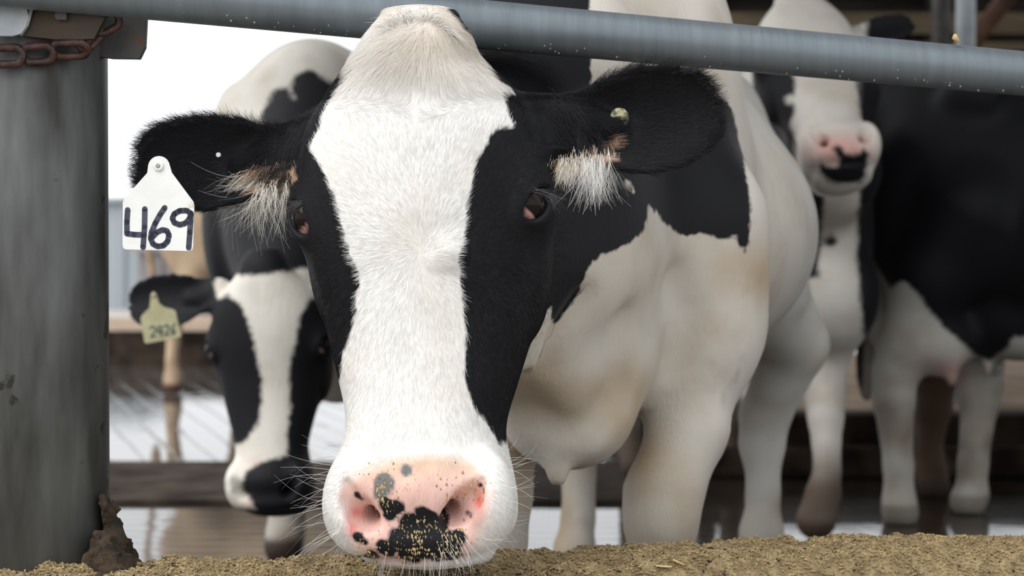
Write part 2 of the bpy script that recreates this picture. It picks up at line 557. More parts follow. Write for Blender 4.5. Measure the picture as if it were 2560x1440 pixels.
class Head:
    """vertical-faced cow head; local u right, v back, w up"""
    def __init__(s, origin, scale=1.0, yaw=0, roll=0, pitch=0, main=False, ears=None):
        s.o = np.array(origin, float); s.s = scale; s.main = main
        cy, sy = math.cos(yaw), math.sin(yaw); cr, sr = math.cos(roll), math.sin(roll)
        cp, sp = math.cos(pitch), math.sin(pitch)
        Rz = np.array([[cy, -sy, 0], [sy, cy, 0], [0, 0, 1]])
        Ry = np.array([[cr, 0, sr], [0, 1, 0], [-sr, 0, cr]])
        Rx = np.array([[1, 0, 0], [0, cp, -sp], [0, sp, cp]])
        s.R = Ry @ Rz @ Rx
        T = HT.copy()
        if not main:
            mid = (T[:, 1] + T[:, 2]) / 2; hw = (T[:, 2] - T[:, 1]) / 2 * .97
            T[:, 1] = 1050 - hw; T[:, 2] = 1050 + hw
        s.k = 0.20 if main else 0.0
        w = -(T[:, 0] - 527) / HS
        wl = np.linspace(w[-1], w[0], 500)
        def lut(c):
            y = np.interp(wl, w[::-1], c[::-1])
            for _ in range(3):
                yp = np.pad(y, 8, mode='edge'); y = np.convolve(yp, np.ones(17) / 17, 'valid')
            return y
        s.wl = wl
        s.cx = lut(((T[:, 1] + T[:, 2]) / 2 - 1050) / HS)
        s.hw = lut((T[:, 2] - T[:, 1]) / 2 / HS)
        s.vc = lut(T[:, 4]); s.df = lut(T[:, 4] - T[:, 3]); s.db = lut(T[:, 5] - T[:, 4])
        s.ears = ears or []
        s.setup()
    def L(s, px, py, v):
        return np.array(((px - 1050) / HS, v, -(py - 527) / HS))
    def to_local(s, P):
        return ((P - s.o) @ s.R) / s.s
    def to_world(s, p):
        return s.o + s.s * (np.asarray(p) @ s.R.T)
    def px(s, p):
        """table pixels of local points"""
        return p[:, 0] * HS + 1050, 527 - p[:, 2] * HS
    def shell(s, p):
        w = p[:, 2]
        ii = np.clip((w - s.wl[0]) / (s.wl[-1] - s.wl[0]) * 499, 0, 499)
        def g(a): return np.interp(ii, np.arange(500), a)
        vc = g(s.vc); hw = g(s.hw); cx = g(s.cx)
        dv = p[:, 1] - vc
        d = np.where(dv < 0, g(s.df), g(s.db))
        u = np.abs(p[:, 0] - cx - s.k * np.clip(dv, -.12, .12)) / hw
        v = np.abs(dv) / d
        n = np.where(dv < 0, 2.35, 2.1)
        r = (u ** n + v ** n) ** (1 / n)
        f = (r - 1) * np.minimum(hw, d) * .95
        q = np.maximum(np.maximum(w - s.wl[-1], s.wl[0] - w), 0)
        return np.where(q > 0, np.sqrt(np.maximum(f, 0) ** 2 + q * q) + np.minimum(f, 0) * 0, f)
    def setup(s):
        L = s.L
        m = s.main
        mir = lambda q: np.array((-q[0], q[1], q[2]))
        def pair(a, b=None):
            a = L(*a)
            return [a, L(*b) if (m and b is not None) else mir(a)]
        if m:
            s.eyes = [(L(777, 546, -.006), np.array((-.70, -.71, .02)), np.array((.42, -.36, -.83))),
                      (L(1318, 512, -.006), np.array((.62, -.77, .06)), np.array((-.55, -.35, -.76)))]
            s.orb = [L(800, 520, .022), L(1325, 490, .018)]
        else:
            e = L(768, 535, -.002)
            s.eyes = [(e, np.array((-.80, -.60, .02)), np.array((.36, -.40, -.84))),
                      (mir(e), np.array((.80, -.60, .02)), np.array((-.36, -.40, -.84)))]
            o = L(785, 515, .022); s.orb = [o, mir(o)]
        s.eye_r = .0215
        NP = [[(940, 1270, .006, .0105), (918, 1256, .006, .0150), (895, 1228, .005, .0130), (882, 1188, .004, .0070)],
              [(1133, 1258, .006, .0105), (1158, 1240, .006, .0135), (1184, 1216, .005, .0120), (1203, 1184, .004, .0065)]]
        if not m:
            NP = [[(945, 1268, .003, .011), (918, 1248, .001, .014), (896, 1214, 0, .010), (888, 1190, 0, .006)]]
            NP.append([(2100 - x, y, o, r) for x, y, o, r in NP[0]])
        s.nos = []
        tmp = []
        for side in NP:
            tmp.append([(L(x, y, s.surf_v(x, y) + o), r) for x, y, o, r in side])
        s.nos = tmp
    def sdf(s, P):
        """world-space distance"""
        p = s.to_local(P)
        L = s.L
        f = s.shell(p)
        # poll bump
        f = smin(f, sd_ell(p, L(1052, 94, .008), (.050, .042, .030)), .025)
        # brow and orbit
        for o in s.orb:
            f = smin(f, sd_ell(p, o, (.030, .040, .040)), .030)
        # cheek muscle, jaw
        sg = (-1, 1)
        for sx, cxp in zip(sg, (815, 1318) if s.main else (805, 1295)):
            f = smin(f, sd_ell(p, L(cxp, 640, .085), (.025, .06, .085)), .03)
        # nostril wings, nose pad, lips, chin
        wl = L(893, 1238, -.060); wr = L(1221, 1234, -.060)
        if not s.main: wl = L(890, 1232, -.055); wr = np.array((-wl[0], wl[1], wl[2]))
        f = smin(f, sd_ell(p, wl, (.030, .044, .048)), .022)
        f = smin(f, sd_ell(p, wr, (.030, .044, .048)), .022)
        cxm = 1052 if s.main else 1050
        f = smin(f, sd_ell(p, L(cxm, 1210, -.068), (.055, .040, .036)), .025)
        f = smin(f, sd_ell(p, L(cxm, 1325, -.060), (.080, .044, .026)), .02)
        f = smin(f, sd_ell(p, L(cxm + 18, 1372, .018), (.074, .066, .024)), .02)
        # mouth line
        f = smax(f, -sd_ell(p, L(cxm + 10, 1382, -.085), (.09, .028, .0045)), .008)
        # shallow groove on the forehead and wrinkle beside the whorl
        f = smax(f, -sd_cone(p, L(1040, 190, -.080), .012, L(1050, 300, -.086), .012), .02)
        if s.main:
            f = smin(f, sd_ell(p, L(1126, 634, -.056), (.016, .012, .014)), .016)
            f = smax(f, -sd_cone(p, L(1105, 652, -.076), .004, L(1150, 648, -.072), .004), .008)
        # nostrils
        for nn in s.nos:
            g = None
            for i in range(3):
                c = sd_cone(p, nn[i][0], nn[i][1], nn[i + 1][0], nn[i + 1][1])
                g = c if g is None else smin(g, c, .006)
            sgn = 1 if nn[0][0][0] < .0 else -1
            g = smin(g, sd_cone(p, nn[0][0] + np.array((-.004 * sgn, .004, 0)), .0115, nn[0][0] + np.array((.010 * sgn, .045, .010)), .009), .01)
            f = smax(f, -g, .010)
        # eyelid opening
        for (e, n_, t_) in s.eyes:
            n_ = n_ / np.linalg.norm(n_)
            t2 = t_ - n_ * (t_ @ n_); t2 /= np.linalg.norm(t2)
            b2 = np.cross(n_, t2)
            R = np.stack([n_, t2, b2], 1)
            f = smin(f, sd_ell(p, e + n_ * .004, (.0215, .0275, .0245), R), .012)
            f = smax(f, -sd_ell(p, e + n_ * .0215, (.0235, .0235, .0140), R), .006)
        # ears
        for E in s.ears:
            f = smin(f, ear_sdf(p, E), .018)
        return f * s.s
    def surf_v(s, px, py, v0=-.25, v1=.1):
        vs_ = np.linspace(v0, v1, 200)
        p = np.stack([np.full(200, (px - 1050) / HS), vs_, np.full(200, -(py - 527) / HS)], 1)
        f = s.sdf(s.to_world(p))
        i = np.argmax(f < 0)
        return vs_[i] if f[i] < 0 else 0.0

EAR_T = np.array([-.2, 0, .12, .30, .50, .70, .86, .95, 1.0, 1.05])
EAR_W = np.array([.40, .45, .58, .86, 1.0, .97, .80, .58, .30, .0])

def make_ear(base, tip, wdir, W, cup=.035, th=.0055, root=None, bow=0.0):
    base = np.array(base, float); tip = np.array(tip, float)
    a = tip - base; Ln = np.linalg.norm(a); a /= Ln
    b = np.array(wdir, float); b -= a * (b @ a); b /= np.linalg.norm(b)
    c = np.cross(a, b)
    if c[1] > 0: c = -c                    # opening towards the viewer side
    return dict(base=base, L=Ln, a=a, b=b, c=c, W=W, cup=cup, th=th, root=np.array(root, float) if root is not None else base - a * .05, bow=bow)

def ear_sdf(p, E):
    d = p - E['base']
    A = d @ E['a']; B = d @ E['b']; Cc = d @ E['c']
    t = A / E['L']
    hw = E['W'] * np.interp(t, EAR_T, EAR_W)
    B = B + E['W'] * .10 * np.sin(np.clip(t, 0, 1) * math.pi)
    e = (np.abs(B) - hw) * .75
    e = np.maximum(e, -(t + .15) * E['L'])
    e = np.where(t > 1, np.sqrt(np.maximum(np.abs(B), 0) ** 2 + ((t - 1) * E['L']) ** 2) * .8, e)
    rel = np.clip(B / (E['W'] * np.maximum(np.interp(t, EAR_T, EAR_W), .3)), -1.4, 1.4)
    surf = E['cup'] * (np.abs(rel) ** 2.2 - .55) * np.interp(t, [0, .3, .8, 1], [.9, 1, .75, .4]) + E['bow'] * t * t
    sh = (np.abs(Cc - surf) - E['th']) * .8
    f = smax(e, sh, .006)
    f = smin(f, sd_cone(p, E['root'], .045, E['base'] + E['a'] * E['L'] * .02, .030), .03)
    f = smin(f, sd_cone(p, E['base'], .028, E['base'] + E['a'] * E['L'] * .32 - E['c'] * .010, .012), .02)
    return f

# ------------------------------------------------------------------ cow body
def cow_prims(O, head_dir, opts=None):
    """generic standing cow; local f forward, l left, z up; returns list of primitives in world space"""
    opts = opts or {}
    O = np.array((O[0], O[1], O[2] if len(O) > 2 else 0.0), float)
    fw = np.array((head_dir[0], head_dir[1], 0.0)); fw /= np.linalg.norm(fw)
    lf = np.array((-fw[1], fw[0], 0.0))
    sc = opts.get('scale', 1.0)
    def W(f, l, z): return O + sc * (fw * f + lf * l + np.array((0, 0, z)))
    R = np.stack([fw, lf, np.array((0, 0, 1.0))], 1)
    bw = opts.get('bw', .35)
    P = []
    P.append(('e', W(.48, 0, .97), np.array((.30, .235, .37)) * sc, R, .12))
    P.append(('e', W(-.02, 0, .86), np.array((.66, bw, .285)) * sc, R, .10))
    P.append(('e', W(-.05, 0, 1.06), np.array((.68, opts.get('uw', bw * .73), .30)) * sc, R, .14))
    P.append(('e', W(-.60, 0, 1.10), np.array((.30, opts.get('hr_w', .25), .30)) * sc, R, .12))
    tz, tr = opts.get('tz', 0.0), opts.get('tr', 1.0)
    P.append(('c', W(.62, 0, 1.27), .085 * sc, W(-.10, 0, 1.31 + tz), .10 * sc * tr, .12))
    P.append(('c', W(-.10, 0, 1.31 + tz), .10 * sc * tr, W(-.80, 0, 1.30 + tz), .09 * sc * tr, .12))
    for s_ in (1, -1):
        P.append(('e', W(-.50, opts.get('hw', .21) * s_, opts.get('hz', 1.30)), np.array((.08, .05, .06)) * sc, R, .08))
        P.append(('e', W(-.86, .10 * s_, 1.20), np.array((.06, .05, .06)) * sc, R, .08))
        P.append(('e', W(.50, opts.get('sw', .20) * s_, .96), np.array((.17, .07, .30)) * sc, R, .08))
        P.append(('e', W(-.62, .19 * s_, .92), np.array((.21, .10, .28)) * sc, R, .10))
    P.append(('e', W(.66, 0, opts.get('bz', .72)), np.array((.15, .115, .16)) * sc, R, .10))
    P.append(('e', W(-.40, 0, .62), np.array((.20, .17, .13)) * sc, R, .06))
    for a in (.07, -.07):
        for b in (-.30, -.48):
            P.append(('c', W(b, a, .52), .022 * sc, W(b, a, .45), .014 * sc, .02))
    tl = opts.get('tail', 0.0)
    P.append(('c', W(-.88, 0, 1.26), .04 * sc, W(-.97, tl * .5, 1.0), .022 * sc, .05))
    P.append(('c', W(-.97, tl * .5, 1.0), .022 * sc, W(-.93, tl, .55), .022 * sc, .02))
    P.append(('e', W(-.93, tl, .47), np.array((.035, .035, .14)) * sc, R, .03))
    legs = dict(fl=[(.50, .19, .80, .105), (.50, .185, .60, .078), (.50, .17, .43, .058), (.50, .17, .37, .052), (.49, .17, .17, .036), (.50, .17, .10, .045), (.54, .17, .035, .050)],
                fr=[(.50, -.19, .80, .105), (.50, -.185, .60, .078), (.50, -.17, .43, .058), (.50, -.17, .37, .052), (.49, -.17, .17, .036), (.50, -.17, .10, .045), (.54, -.17, .035, .050)],
                hl=[(-.56, .19, .95, .15), (-.56, .22, .74, .10), (-.72, .19, .53, .055), (-.72, .19, .46, .05), (-.70, .19, .18, .037), (-.68, .19, .10, .045), (-.63, .19, .035, .050)],
                hr=[(-.56, -.19, .95, .15), (-.56, -.22, .74, .10), (-.72, -.19, .53, .055), (-.72, -.19, .46, .05), (-.70, -.19, .18, .037), (-.68, -.19, .10, .045), (-.63, -.19, .035, .050)])
    for k, v in legs.items():
        if k in opts:
            pts = [(np.array(q[:3], float), q[3]) for q in opts[k]]
        else:
            pts = [(W(*q[:3]), q[3] * sc) for q in v]
        for i in range(len(pts) - 1):
            P.append(('c', pts[i][0], pts[i][1], pts[i + 1][0], pts[i + 1][1], .05 if i < 2 else .02))
    for q in opts.get('extra', []):
        P.append(q)
    return P, W

def eval_prims(X, P):
    f = None
    for q in P:
        if q[0] == 'c':
            # cheap reject: only exact where it can matter
            d = sd_cone(X, q[1], q[2], q[3], q[4]); k = q[5]
        else:
            d = sd_ell(X, q[1], q[2], q[3]); k = q[4]
        f = d if f is None else smin(f, d, k)
    return f

def bounds(P, pad=.08):
    lo = np.full(3, 1e9); hi = -lo
    for q in P:
        if q[0] == 'c':
            for c, r in ((q[1], q[2]), (q[3], q[4])):
                lo = np.minimum(lo, c - r); hi = np.maximum(hi, c + r)
        else:
            r = max(q[2]) if q[3] is None else np.abs(q[3]) @ np.asarray(q[2])
            lo = np.minimum(lo, q[1] - r); hi = np.maximum(hi, q[1] + r)
    return lo - pad, hi + pad

def hide_object(name, V, Q, tint, patch, mat):
    me = mesh_np(name, V, Q, mat)
    a = me.attributes.new('tint', 'FLOAT_COLOR', 'POINT')
    a.data.foreach_set('color', np.concatenate([tint, np.ones((len(V), 1))], 1).astype(np.float32).ravel())
    b = me.attributes.new('patch', 'FLOAT', 'POINT')
    b.data.foreach_set('value', patch.astype(np.float32))
    return new_obj(name, me)

def eye_objects(head, parent, inner=(.55, .30, .28)):
    for (e, n_, t_) in head.eyes:
        n_ = n_ / np.linalg.norm(n_)
        t2 = t_ - n_ * (t_ @ n_); t2 /= np.linalg.norm(t2)
        nu, nv = 28, 16
        V = []; Fc = []
        for i in range(nv + 1):
            th = math.pi * i / nv
            for j in range(nu):
                ph = 2 * math.pi * j / nu
                V.append((math.sin(th) * math.cos(ph), math.sin(th) * math.sin(ph), math.cos(th)))
        for i in range(nv):
            for j in range(nu):
                a = i * nu + j; b = i * nu + (j + 1) % nu
                Fc.append((a, b, b + nu, a + nu))
        V = np.array(V)
        side = V @ t2
        iris = np.full((len(V), 3), .006) * np.array([1.6, 1.0, .9])
        pink = sstep(side, .60, .70)
        colr = mix(iris, inner, pink)
        Wd = head.to_world(e + V * head.eye_r)
        me = mesh_np('eye', Wd, Fc, M['eye'])
        a = me.attributes.new('tint', 'FLOAT_COLOR', 'POINT')
        a.data.foreach_set('color', np.concatenate([colr, np.ones((len(V), 1))], 1).astype(np.float32).ravel())
        new_obj('eye', me, parent)

def hair_object(name, roots, dirs, norms, length, colr, parent, lift=.25, curl=.0, rad=.00014, npts=5, wob=.12, tipcol=None, gravity=0.0):
    n = len(roots)
    length = np.broadcast_to(np.asarray(length, float), (n,))
    lift = np.broadcast_to(np.asarray(lift, float), (n,))
    d = dirs + RNG.normal(0, wob, (n, 3))
    d = d - norms * (d * norms).sum(1, keepdims=True)
    d /= np.linalg.norm(d, axis=1, keepdims=True) + 1e-9
    side = np.cross(norms, d)
    cu = RNG.normal(0, 1, n) * curl
    pts = np.zeros((n, npts, 3))
    for i in range(npts):
        t = i / (npts - 1)
        pts[:, i] = roots + length[:, None] * (d * t * np.cos(lift * (1 - t * .5))[:, None] + norms * (np.sin(lift) * t * (1 - .45 * t))[:, None]
                                               + side * (cu * t * t)[:, None] - np.array((0, 0, 1.0)) * gravity * t * t)
    cv = bpy.data.hair_curves.new(name)
    cv.add_curves([npts] * n)
    cv.attributes['position'].data.foreach_set('vector', pts.astype(np.float32).ravel())
    r = cv.attributes.get('radius') or cv.attributes.new('radius', 'FLOAT', 'POINT')
    rr = np.tile(np.linspace(1, .25, npts), n) * rad
    r.data.foreach_set('value', rr.astype(np.float32))
    c = cv.attributes.new('hcol', 'FLOAT_COLOR', 'POINT')
    cc = np.repeat(colr[:, None], npts, 1)
    cc = np.concatenate([cc, np.ones((n, npts, 1))], 2)
    c.data.foreach_set('color', cc.astype(np.float32).ravel())
    cv.materials.append(M['hair'])
    o = new_obj(name, cv, parent)
    o['kind'] = 'stuff'
    return o

# ================================================================== SETTING
def box_obj(name, x0, x1, y0, y1, z0, z1, mat, parent=None, bevel=0):
    return MB().box(((x0 + x1) / 2, (y0 + y1) / 2, (z0 + z1) / 2), ((x1 - x0) / 2, (y1 - y0) / 2, (z1 - z0) / 2)).build(name, mat, parent, bevel=bevel)

tag(box_obj('floor', -14, 16, 2.0, 17, -.15, 0, M['floor']), kind='structure')
tag(box_obj('trim_1', -14, .42, 5.87, 6.98, 0, .014, M['curb_dark']), kind='structure')
tag(box_obj('floor_crossover', -14, .42, 6.98, 13.1, -.10, .004, M['floor_up']), kind='structure')
tag(box_obj('trim_3', -14, .42, 13.1, 13.3, 0, .25, M['curb_dark']), kind='structure')
tag(box_obj('trim_4', .45, 16, 6.75, 6.95, 0, .215, M['curb_dark'], bevel=.02), kind='structure')
tag(box_obj('trim_5', .45, 16, 6.55, 6.75, 0, .11, M['curb_dark'], bevel=.02), kind='structure')

def bedding(name, x0, x1, y0, y1, z, amp, label, nx=60, ny=40):
    xs = np.linspace(x0, x1, nx); ys = np.linspace(y0, y1, ny)
    X, Y = np.meshgrid(xs, ys, indexing='ij')
    P = np.stack([X.ravel(), Y.ravel(), np.zeros(X.size)], 1)
    P[:, 2] = z + amp * fnoise(P, 1.2, 4)
    P[:, 2] -= .10 * sstep(y0 + .14 - P[:, 1], 0, .14)
    Fc = [(i * ny + j, (i + 1) * ny + j, (i + 1) * ny + j + 1, i * ny + j + 1) for i in range(nx - 1) for j in range(ny - 1)]
    return tag(new_obj(name, mesh_np(name, P, Fc, M['bed'])), label, 'bedding', kind='stuff')

bedding('sand_bedding', .45, 7.95, 6.94, 10.9, .18, .045, 'brown sandy bedding in the raised stalls behind the right cows')
bedding('stall_bedding', -12, .40, 13.28, 17.0, .215, .025, 'pinkish brown bedding beyond the far curb at the left')
tag(box_obj('ground_yard', -60, 60, 16.8, 120, -.30, .02, M['ground']), kind='structure')
tag(box_obj('floor_feed_alley', -14, 16, -12, 2.05, -.15, .26, M['alley']), kind='structure')
# roof over the cows
rf = MB()
rf.add([(-1.3, 2.25, 3.1), (18, 2.25, 3.1), (18, 16, 6.4), (-1.3, 16, 6.4), (-1.3, 2.25, 3.2), (18, 2.25, 3.2), (18, 16, 6.5), (-1.3, 16, 6.5)],
       [(0, 1, 2, 3), (4, 7, 6, 5), (0, 4, 5, 1), (1, 5, 6, 2), (2, 6, 7, 3), (3, 7, 4, 0)])
tag(rf.build('ceiling', M['roof']), kind='structure')

# far sheds behind the post
def shed(name, pxa, pxb, pya, Y, z0, depth, mat, label):
    a = at(pxa, pya, Y); b = at(pxb, pya, Y)
    root = empty(name, ((a[0] + b[0]) / 2, Y, z0))
    tag(root, label, 'shed')
    box_obj('wall', a[0], b[0], Y, Y + depth, z0, a[2], mat, root)
    box_obj('roof', a[0] - .1, b[0] + .1, Y - .1, Y + depth + .1, a[2], a[2] + .06, mat, root)
    n = int((b[0] - a[0]) / .35)
    for i in range(n):
        x = a[0] + (i + .5) * (b[0] - a[0]) / n
        box_obj('rib', x - .03, x + .03, Y - .03, Y, z0, a[2], mat, root)
    return root

shed('metal_shed', 60, 342, 505, 26.0, 0, 3, M['shed'], 'pale blue grey sheet metal shed far behind the post')
shed('low_shed', 346, 560, 628, 22.0, 0, 3, M['shed2'], 'low mauve grey shed far behind the white ear tag')

# timber back wall on the right, planks one by one
WALL_Y = 11.0
wall = empty('wall_back', (5, WALL_Y, 0))
tag(wall, kind='structure')
zb = 1.62
k = 0
while zb < 2.42:
    hgt = .13
    box_obj('plank', .9 + .1 * (k % 2), 12, WALL_Y, WALL_Y + .05, zb, zb + hgt, M['plank'], wall)
    zb += hgt + (.05 if zb < 2.0 else .10); k += 1
for x in (1.2, 2.6, 4.2, 6.0, 8.0, 10.0):
    box_obj('stud', x - .06, x + .06, WALL_Y + .05, WALL_Y + .17, 0, 2.5, M['plank_dark'], wall)
box_obj('top_beam', .8, 12, WALL_Y - .06, WALL_Y + .2, 2.42, 2.52, M['plank_dark'], wall)
box_obj('backing', .9, 12, WALL_Y + .18, WALL_Y + .22, 1.60, 2.42, M['plank_dark'], wall)

def stall_pole(px, Y, r, label, ztop, mat='pole'):
    b = at(px, 300, Y)
    root = empty('stall_pole', (b[0], Y, .2))
    tag(root, label, 'pole')
    MB().tube([(b[0], Y, .15), (b[0], Y, ztop)], r, 20).build('pipe', M[mat], root, smooth=True)
    MB().tube([(b[0], Y, 1.05), (b[0], Y, 1.13)], r * 1.35, 20).build('collar', M[mat], root, smooth=True)
    return root

stall_pole(2413, 7.4, .040, 'galvanised upright pole behind the black back at the top right', 4.25)
stall_pole(2352, 9.6, .05, 'dark upright pole left of the bright galvanised pole', 4.7, 'steel_dark')
a = at(2455, 75, 9.0); b = at(2580, -90, 9.0)
br = MB(); br.tube([a + (a - b) * .6, b + (b - a) * 2], .045, 12)
tag(br.build('diagonal_brace', M['brace'], smooth=True), 'rusty brown diagonal brace at the top right corner', 'brace')

# ------------------------------------------------------------------ feed curb with crusted feed
CB0 = 2.245      # back edge at X = 0
CSL = .275
ZC = CAM_Z - .372
CW = .195
def curb_mesh():
    nx, ny = 700, 80
    xs = np.linspace(-1.1, 1.25, nx); ts = np.linspace(0, 1, ny)
    X, T = np.meshgrid(xs, ts, indexing='ij')
    back = CB0 + CSL * X
    Y = back - CW * T
    P = np.stack([X.ravel(), Y.ravel(), np.zeros(X.size)], 1)
    Z = ZC + .010 * fnoise(P, 4, 3) + .0048 * fnoise(P, 45, 3) + .0022 * vnoise(P, 170)
    Z = Z + .012 * sstep(-P[:, 0], .15, .55) - .006 * sstep(P[:, 0], .2, .7)
    t = T.ravel()
    Z = Z - .03 * sstep(t, .82, 1.0) ** 2 - .012 * sstep(.05 - t, 0, .05)
    P[:, 2] = Z
    Fc = [(i * ny + j, i * ny + j + 1, (i + 1) * ny + j + 1, (i + 1) * ny + j) for i in range(nx - 1) for j in range(ny - 1)]
    return P, Fc, Z.reshape(nx, ny), xs
CPts, CF, CZ, CXS = curb_mesh()
cme = mesh_np('feed_crust', CPts, CF, M['litter'])
crust = tag(new_obj('feed_crust', cme), 'tan crust of feed dust along the top of the concrete curb', 'feed', kind='stuff')
cb = MB()
n0 = []
for x in (-14, 16):
    y = CB0 + CSL * x
    n0 += [(x, y - .01, -.1), (x, y - .01, ZC - .02), (x, y - .262, ZC - .035), (x, y - .275, ZC - .06), (x, y - .275, -.1)]
cb.add(n0, [(0, 1, 6, 5), (1, 2, 7, 6), (2, 3, 8, 7), (3, 4, 9, 8), (4, 0, 5, 9), (4, 3, 2, 1, 0), (5, 6, 7, 8, 9)])
tag(cb.build('trim_curb', M['curb']), kind='structure')

def curb_z(x, y):
    t = (CB0 + CSL * x - y) / CW
    i = np.clip(np.searchsorted(CXS, x), 0, len(CXS) - 1); j = np.clip((t * 79).astype(int), 0, 79)
    return CZ[i, j]

def scatter(name, n, size, mat, label, xr=(-.75, 1.05), elong=1.8, cat='feed'):
    x = RNG.uniform(*xr, n); t = RNG.uniform(.0, .97, n)
    y = CB0 + CSL * x - CW * t
    z = curb_z(x, y) + size * .25
    base = np.array([(1, 0, 0), (-1, 0, 0), (0, 1, 0), (0, -1, 0), (0, 0, 1), (0, 0, -1)], float)
    tri = np.array([(0, 2, 4), (2, 1, 4), (1, 3, 4), (3, 0, 4), (2, 0, 5), (1, 2, 5), (3, 1, 5), (0, 3, 5)])
    sz = size * RNG.uniform(.45, 1.3, n)
    A = RNG.normal(size=(n, 3)); A[:, 2] *= .4; A /= np.linalg.norm(A, axis=1, keepdims=True)
    Bv = np.cross(A, RNG.normal(size=(n, 3))); Bv /= np.linalg.norm(Bv, axis=1, keepdims=True)
    Cv = np.cross(A, Bv)
    R = np.stack([A * elong, Bv, Cv * .7], 1)
    V = (np.einsum('vk,nkd->nvd', base, R) * sz[:, None, None] + np.stack([x, y, z], 1)[:, None]).reshape(-1, 3)
    T = (tri[None] + (np.arange(n) * 6)[:, None, None]).reshape(-1, 3)
    me = mesh_np(name, V, T, mat, smooth=False)
    return tag(new_obj(name, me), label, cat, kind='stuff')

scatter('feed_crumbs', 42000, .0014, M['grain'], 'pale brown feed crumbs strewn over the curb top')
scatter('feed_flecks', 1700, .0014, M['dirt'], 'dark specks of dirt among the feed on the curb', elong=2.5, cat='dirt')

def straw_piece(p0, p1, Y, lift=.004):
    a = at(*p0, Y); b = at(*p1, Y)
    # lie on the crust: slide each end along its ray onto the curb height
    out = []
    for p in (p0, p1):
        best = min(np.linspace(1.95, 2.6, 400), key=lambda yy: abs(at(*p, yy)[2] - float(curb_z(np.array([at(*p, yy)[0]]), np.array([yy]))[0]) - lift))
        out.append(at(*p, best))
    a, b = out
    m = MB(); d = b - a; s = np.cross(d, (0, 0, 1.0)); s /= np.linalg.norm(s)
    w = .0032
    for f0, f1, w0, w1 in ((0, .3, .5, 1), (.3, .75, 1, .9), (.75, 1, .9, .3)):
        A, B = a + d * f0, a + d * f1
        up = np.array((0, 0, .0018))
        m.add([A - s * w * w0, A + s * w * w0, B + s * w * w1, B - s * w * w1, A + up, B + up],
              [(0, 4, 5, 3), (4, 1, 2, 5), (0, 3, 2, 1)])
    return m
for p0, p1, lab in (((2340, 1340), (2440, 1354), 'long yellow straw lying on the curb at the far right'),
                    ((2352, 1350), (2410, 1352), 'short straw tucked under the longer straw at the right'),
                    ((2490, 1350), (2512, 1357), 'short straw bit at the right end of the curb'),
                    ((1682, 1400), (1712, 1414), 'orange straw sliver on the curb below the white foreleg'),
                    ((1640, 1416), (1680, 1418), 'pale straw sliver on the curb left of the orange one')):
    o = straw_piece(p0, p1, 2.2).build('straw', M['straw'], smooth=True)
    tag(o, lab, 'straw', 'straw bits on the curb')

# ------------------------------------------------------------------ post, bracket, chain, rail
RY0, RSL = 2.195, .335
def rail_pt(px, py):
    # point on the vertical plane Y = RY0 + RSL * (X + .0375)
    a = (px - 1280) / F
    Y = (RY0 + RSL * .0375) / (1 - RSL * a)
    return at(px, py, Y)
r1 = rail_pt(60, -45); r2 = rail_pt(2560, 184); rm = rail_pt(1200, 61)
PX, PY, PR = -.549, 2.150, .084
pc = at(92, 700, PY); PX = pc[0]
post = MB().tube([(PX, PY, 0.0), (PX, PY, 1.7)], PR, 64).build('fence_post', M['post'], smooth=True)
tag(post, 'thick weathered steel post standing on the curb at the left', 'post')

dd = (r2 - r1); dd /= np.linalg.norm(dd)
rail_path = [r1 - dd * .35, r1, rm, r2, r2 + dd * 1.2]
rail = MB().tube([r1 - dd * .35, r1 * .5 + rm * .5 , rm, r2, r2 + dd * 1.2], .0297, 48).build('fence_rail', M['rail'], smooth=True)
tag(rail, 'grey galvanised pipe rail running across above the cows', 'rail')
# hanging drops
dm = MB()
for i in range(95):
    t = RNG.uniform(.12, 1.02)
    p = r1 + (r2 - r1) * t
    q = rm if False else p
    an = math.radians(RNG.uniform(-75, -22))
    nrm = np.array((0, -math.cos(an), math.sin(an)))
    c = q + nrm * .0297
    base = np.array([(1, 0, 0), (-1, 0, 0), (0, 1, 0), (0, -1, 0), (0, 0, 1), (0, 0, -1)], float) * RNG.uniform(.0007, .0018)
    base[:, 2] *= 1.5
    dm.add(base + c, [(0, 2, 4), (2, 1, 4), (1, 3, 4), (3, 0, 4), (2, 0, 5), (1, 2, 5), (3, 1, 5), (0, 3, 5)])
dmat, dp = base_mat('water_drop'); dp.inputs['Base Color'].default_value = (.62, .62, .58, 1); dp.inputs['Roughness'].default_value = .1
d_o = dm.build('water_drops', dmat, rail, smooth=True); d_o['kind'] = 'stuff'
cr_ = MB(); g0 = rail_pt(2383, 122); g0 = g0 + np.array((0, -.02, .012))
cr_.tube([g0 + (-.002, 0, .005), g0 + (-.003, 0, .001), g0 + (.002, 0, -.005)], [.002, .0042, .0025], 8)
tag(cr_.build('corn_flake', M['straw'], smooth=True), 'small yellow grain flake stuck on top of the rail at the right', 'grain')

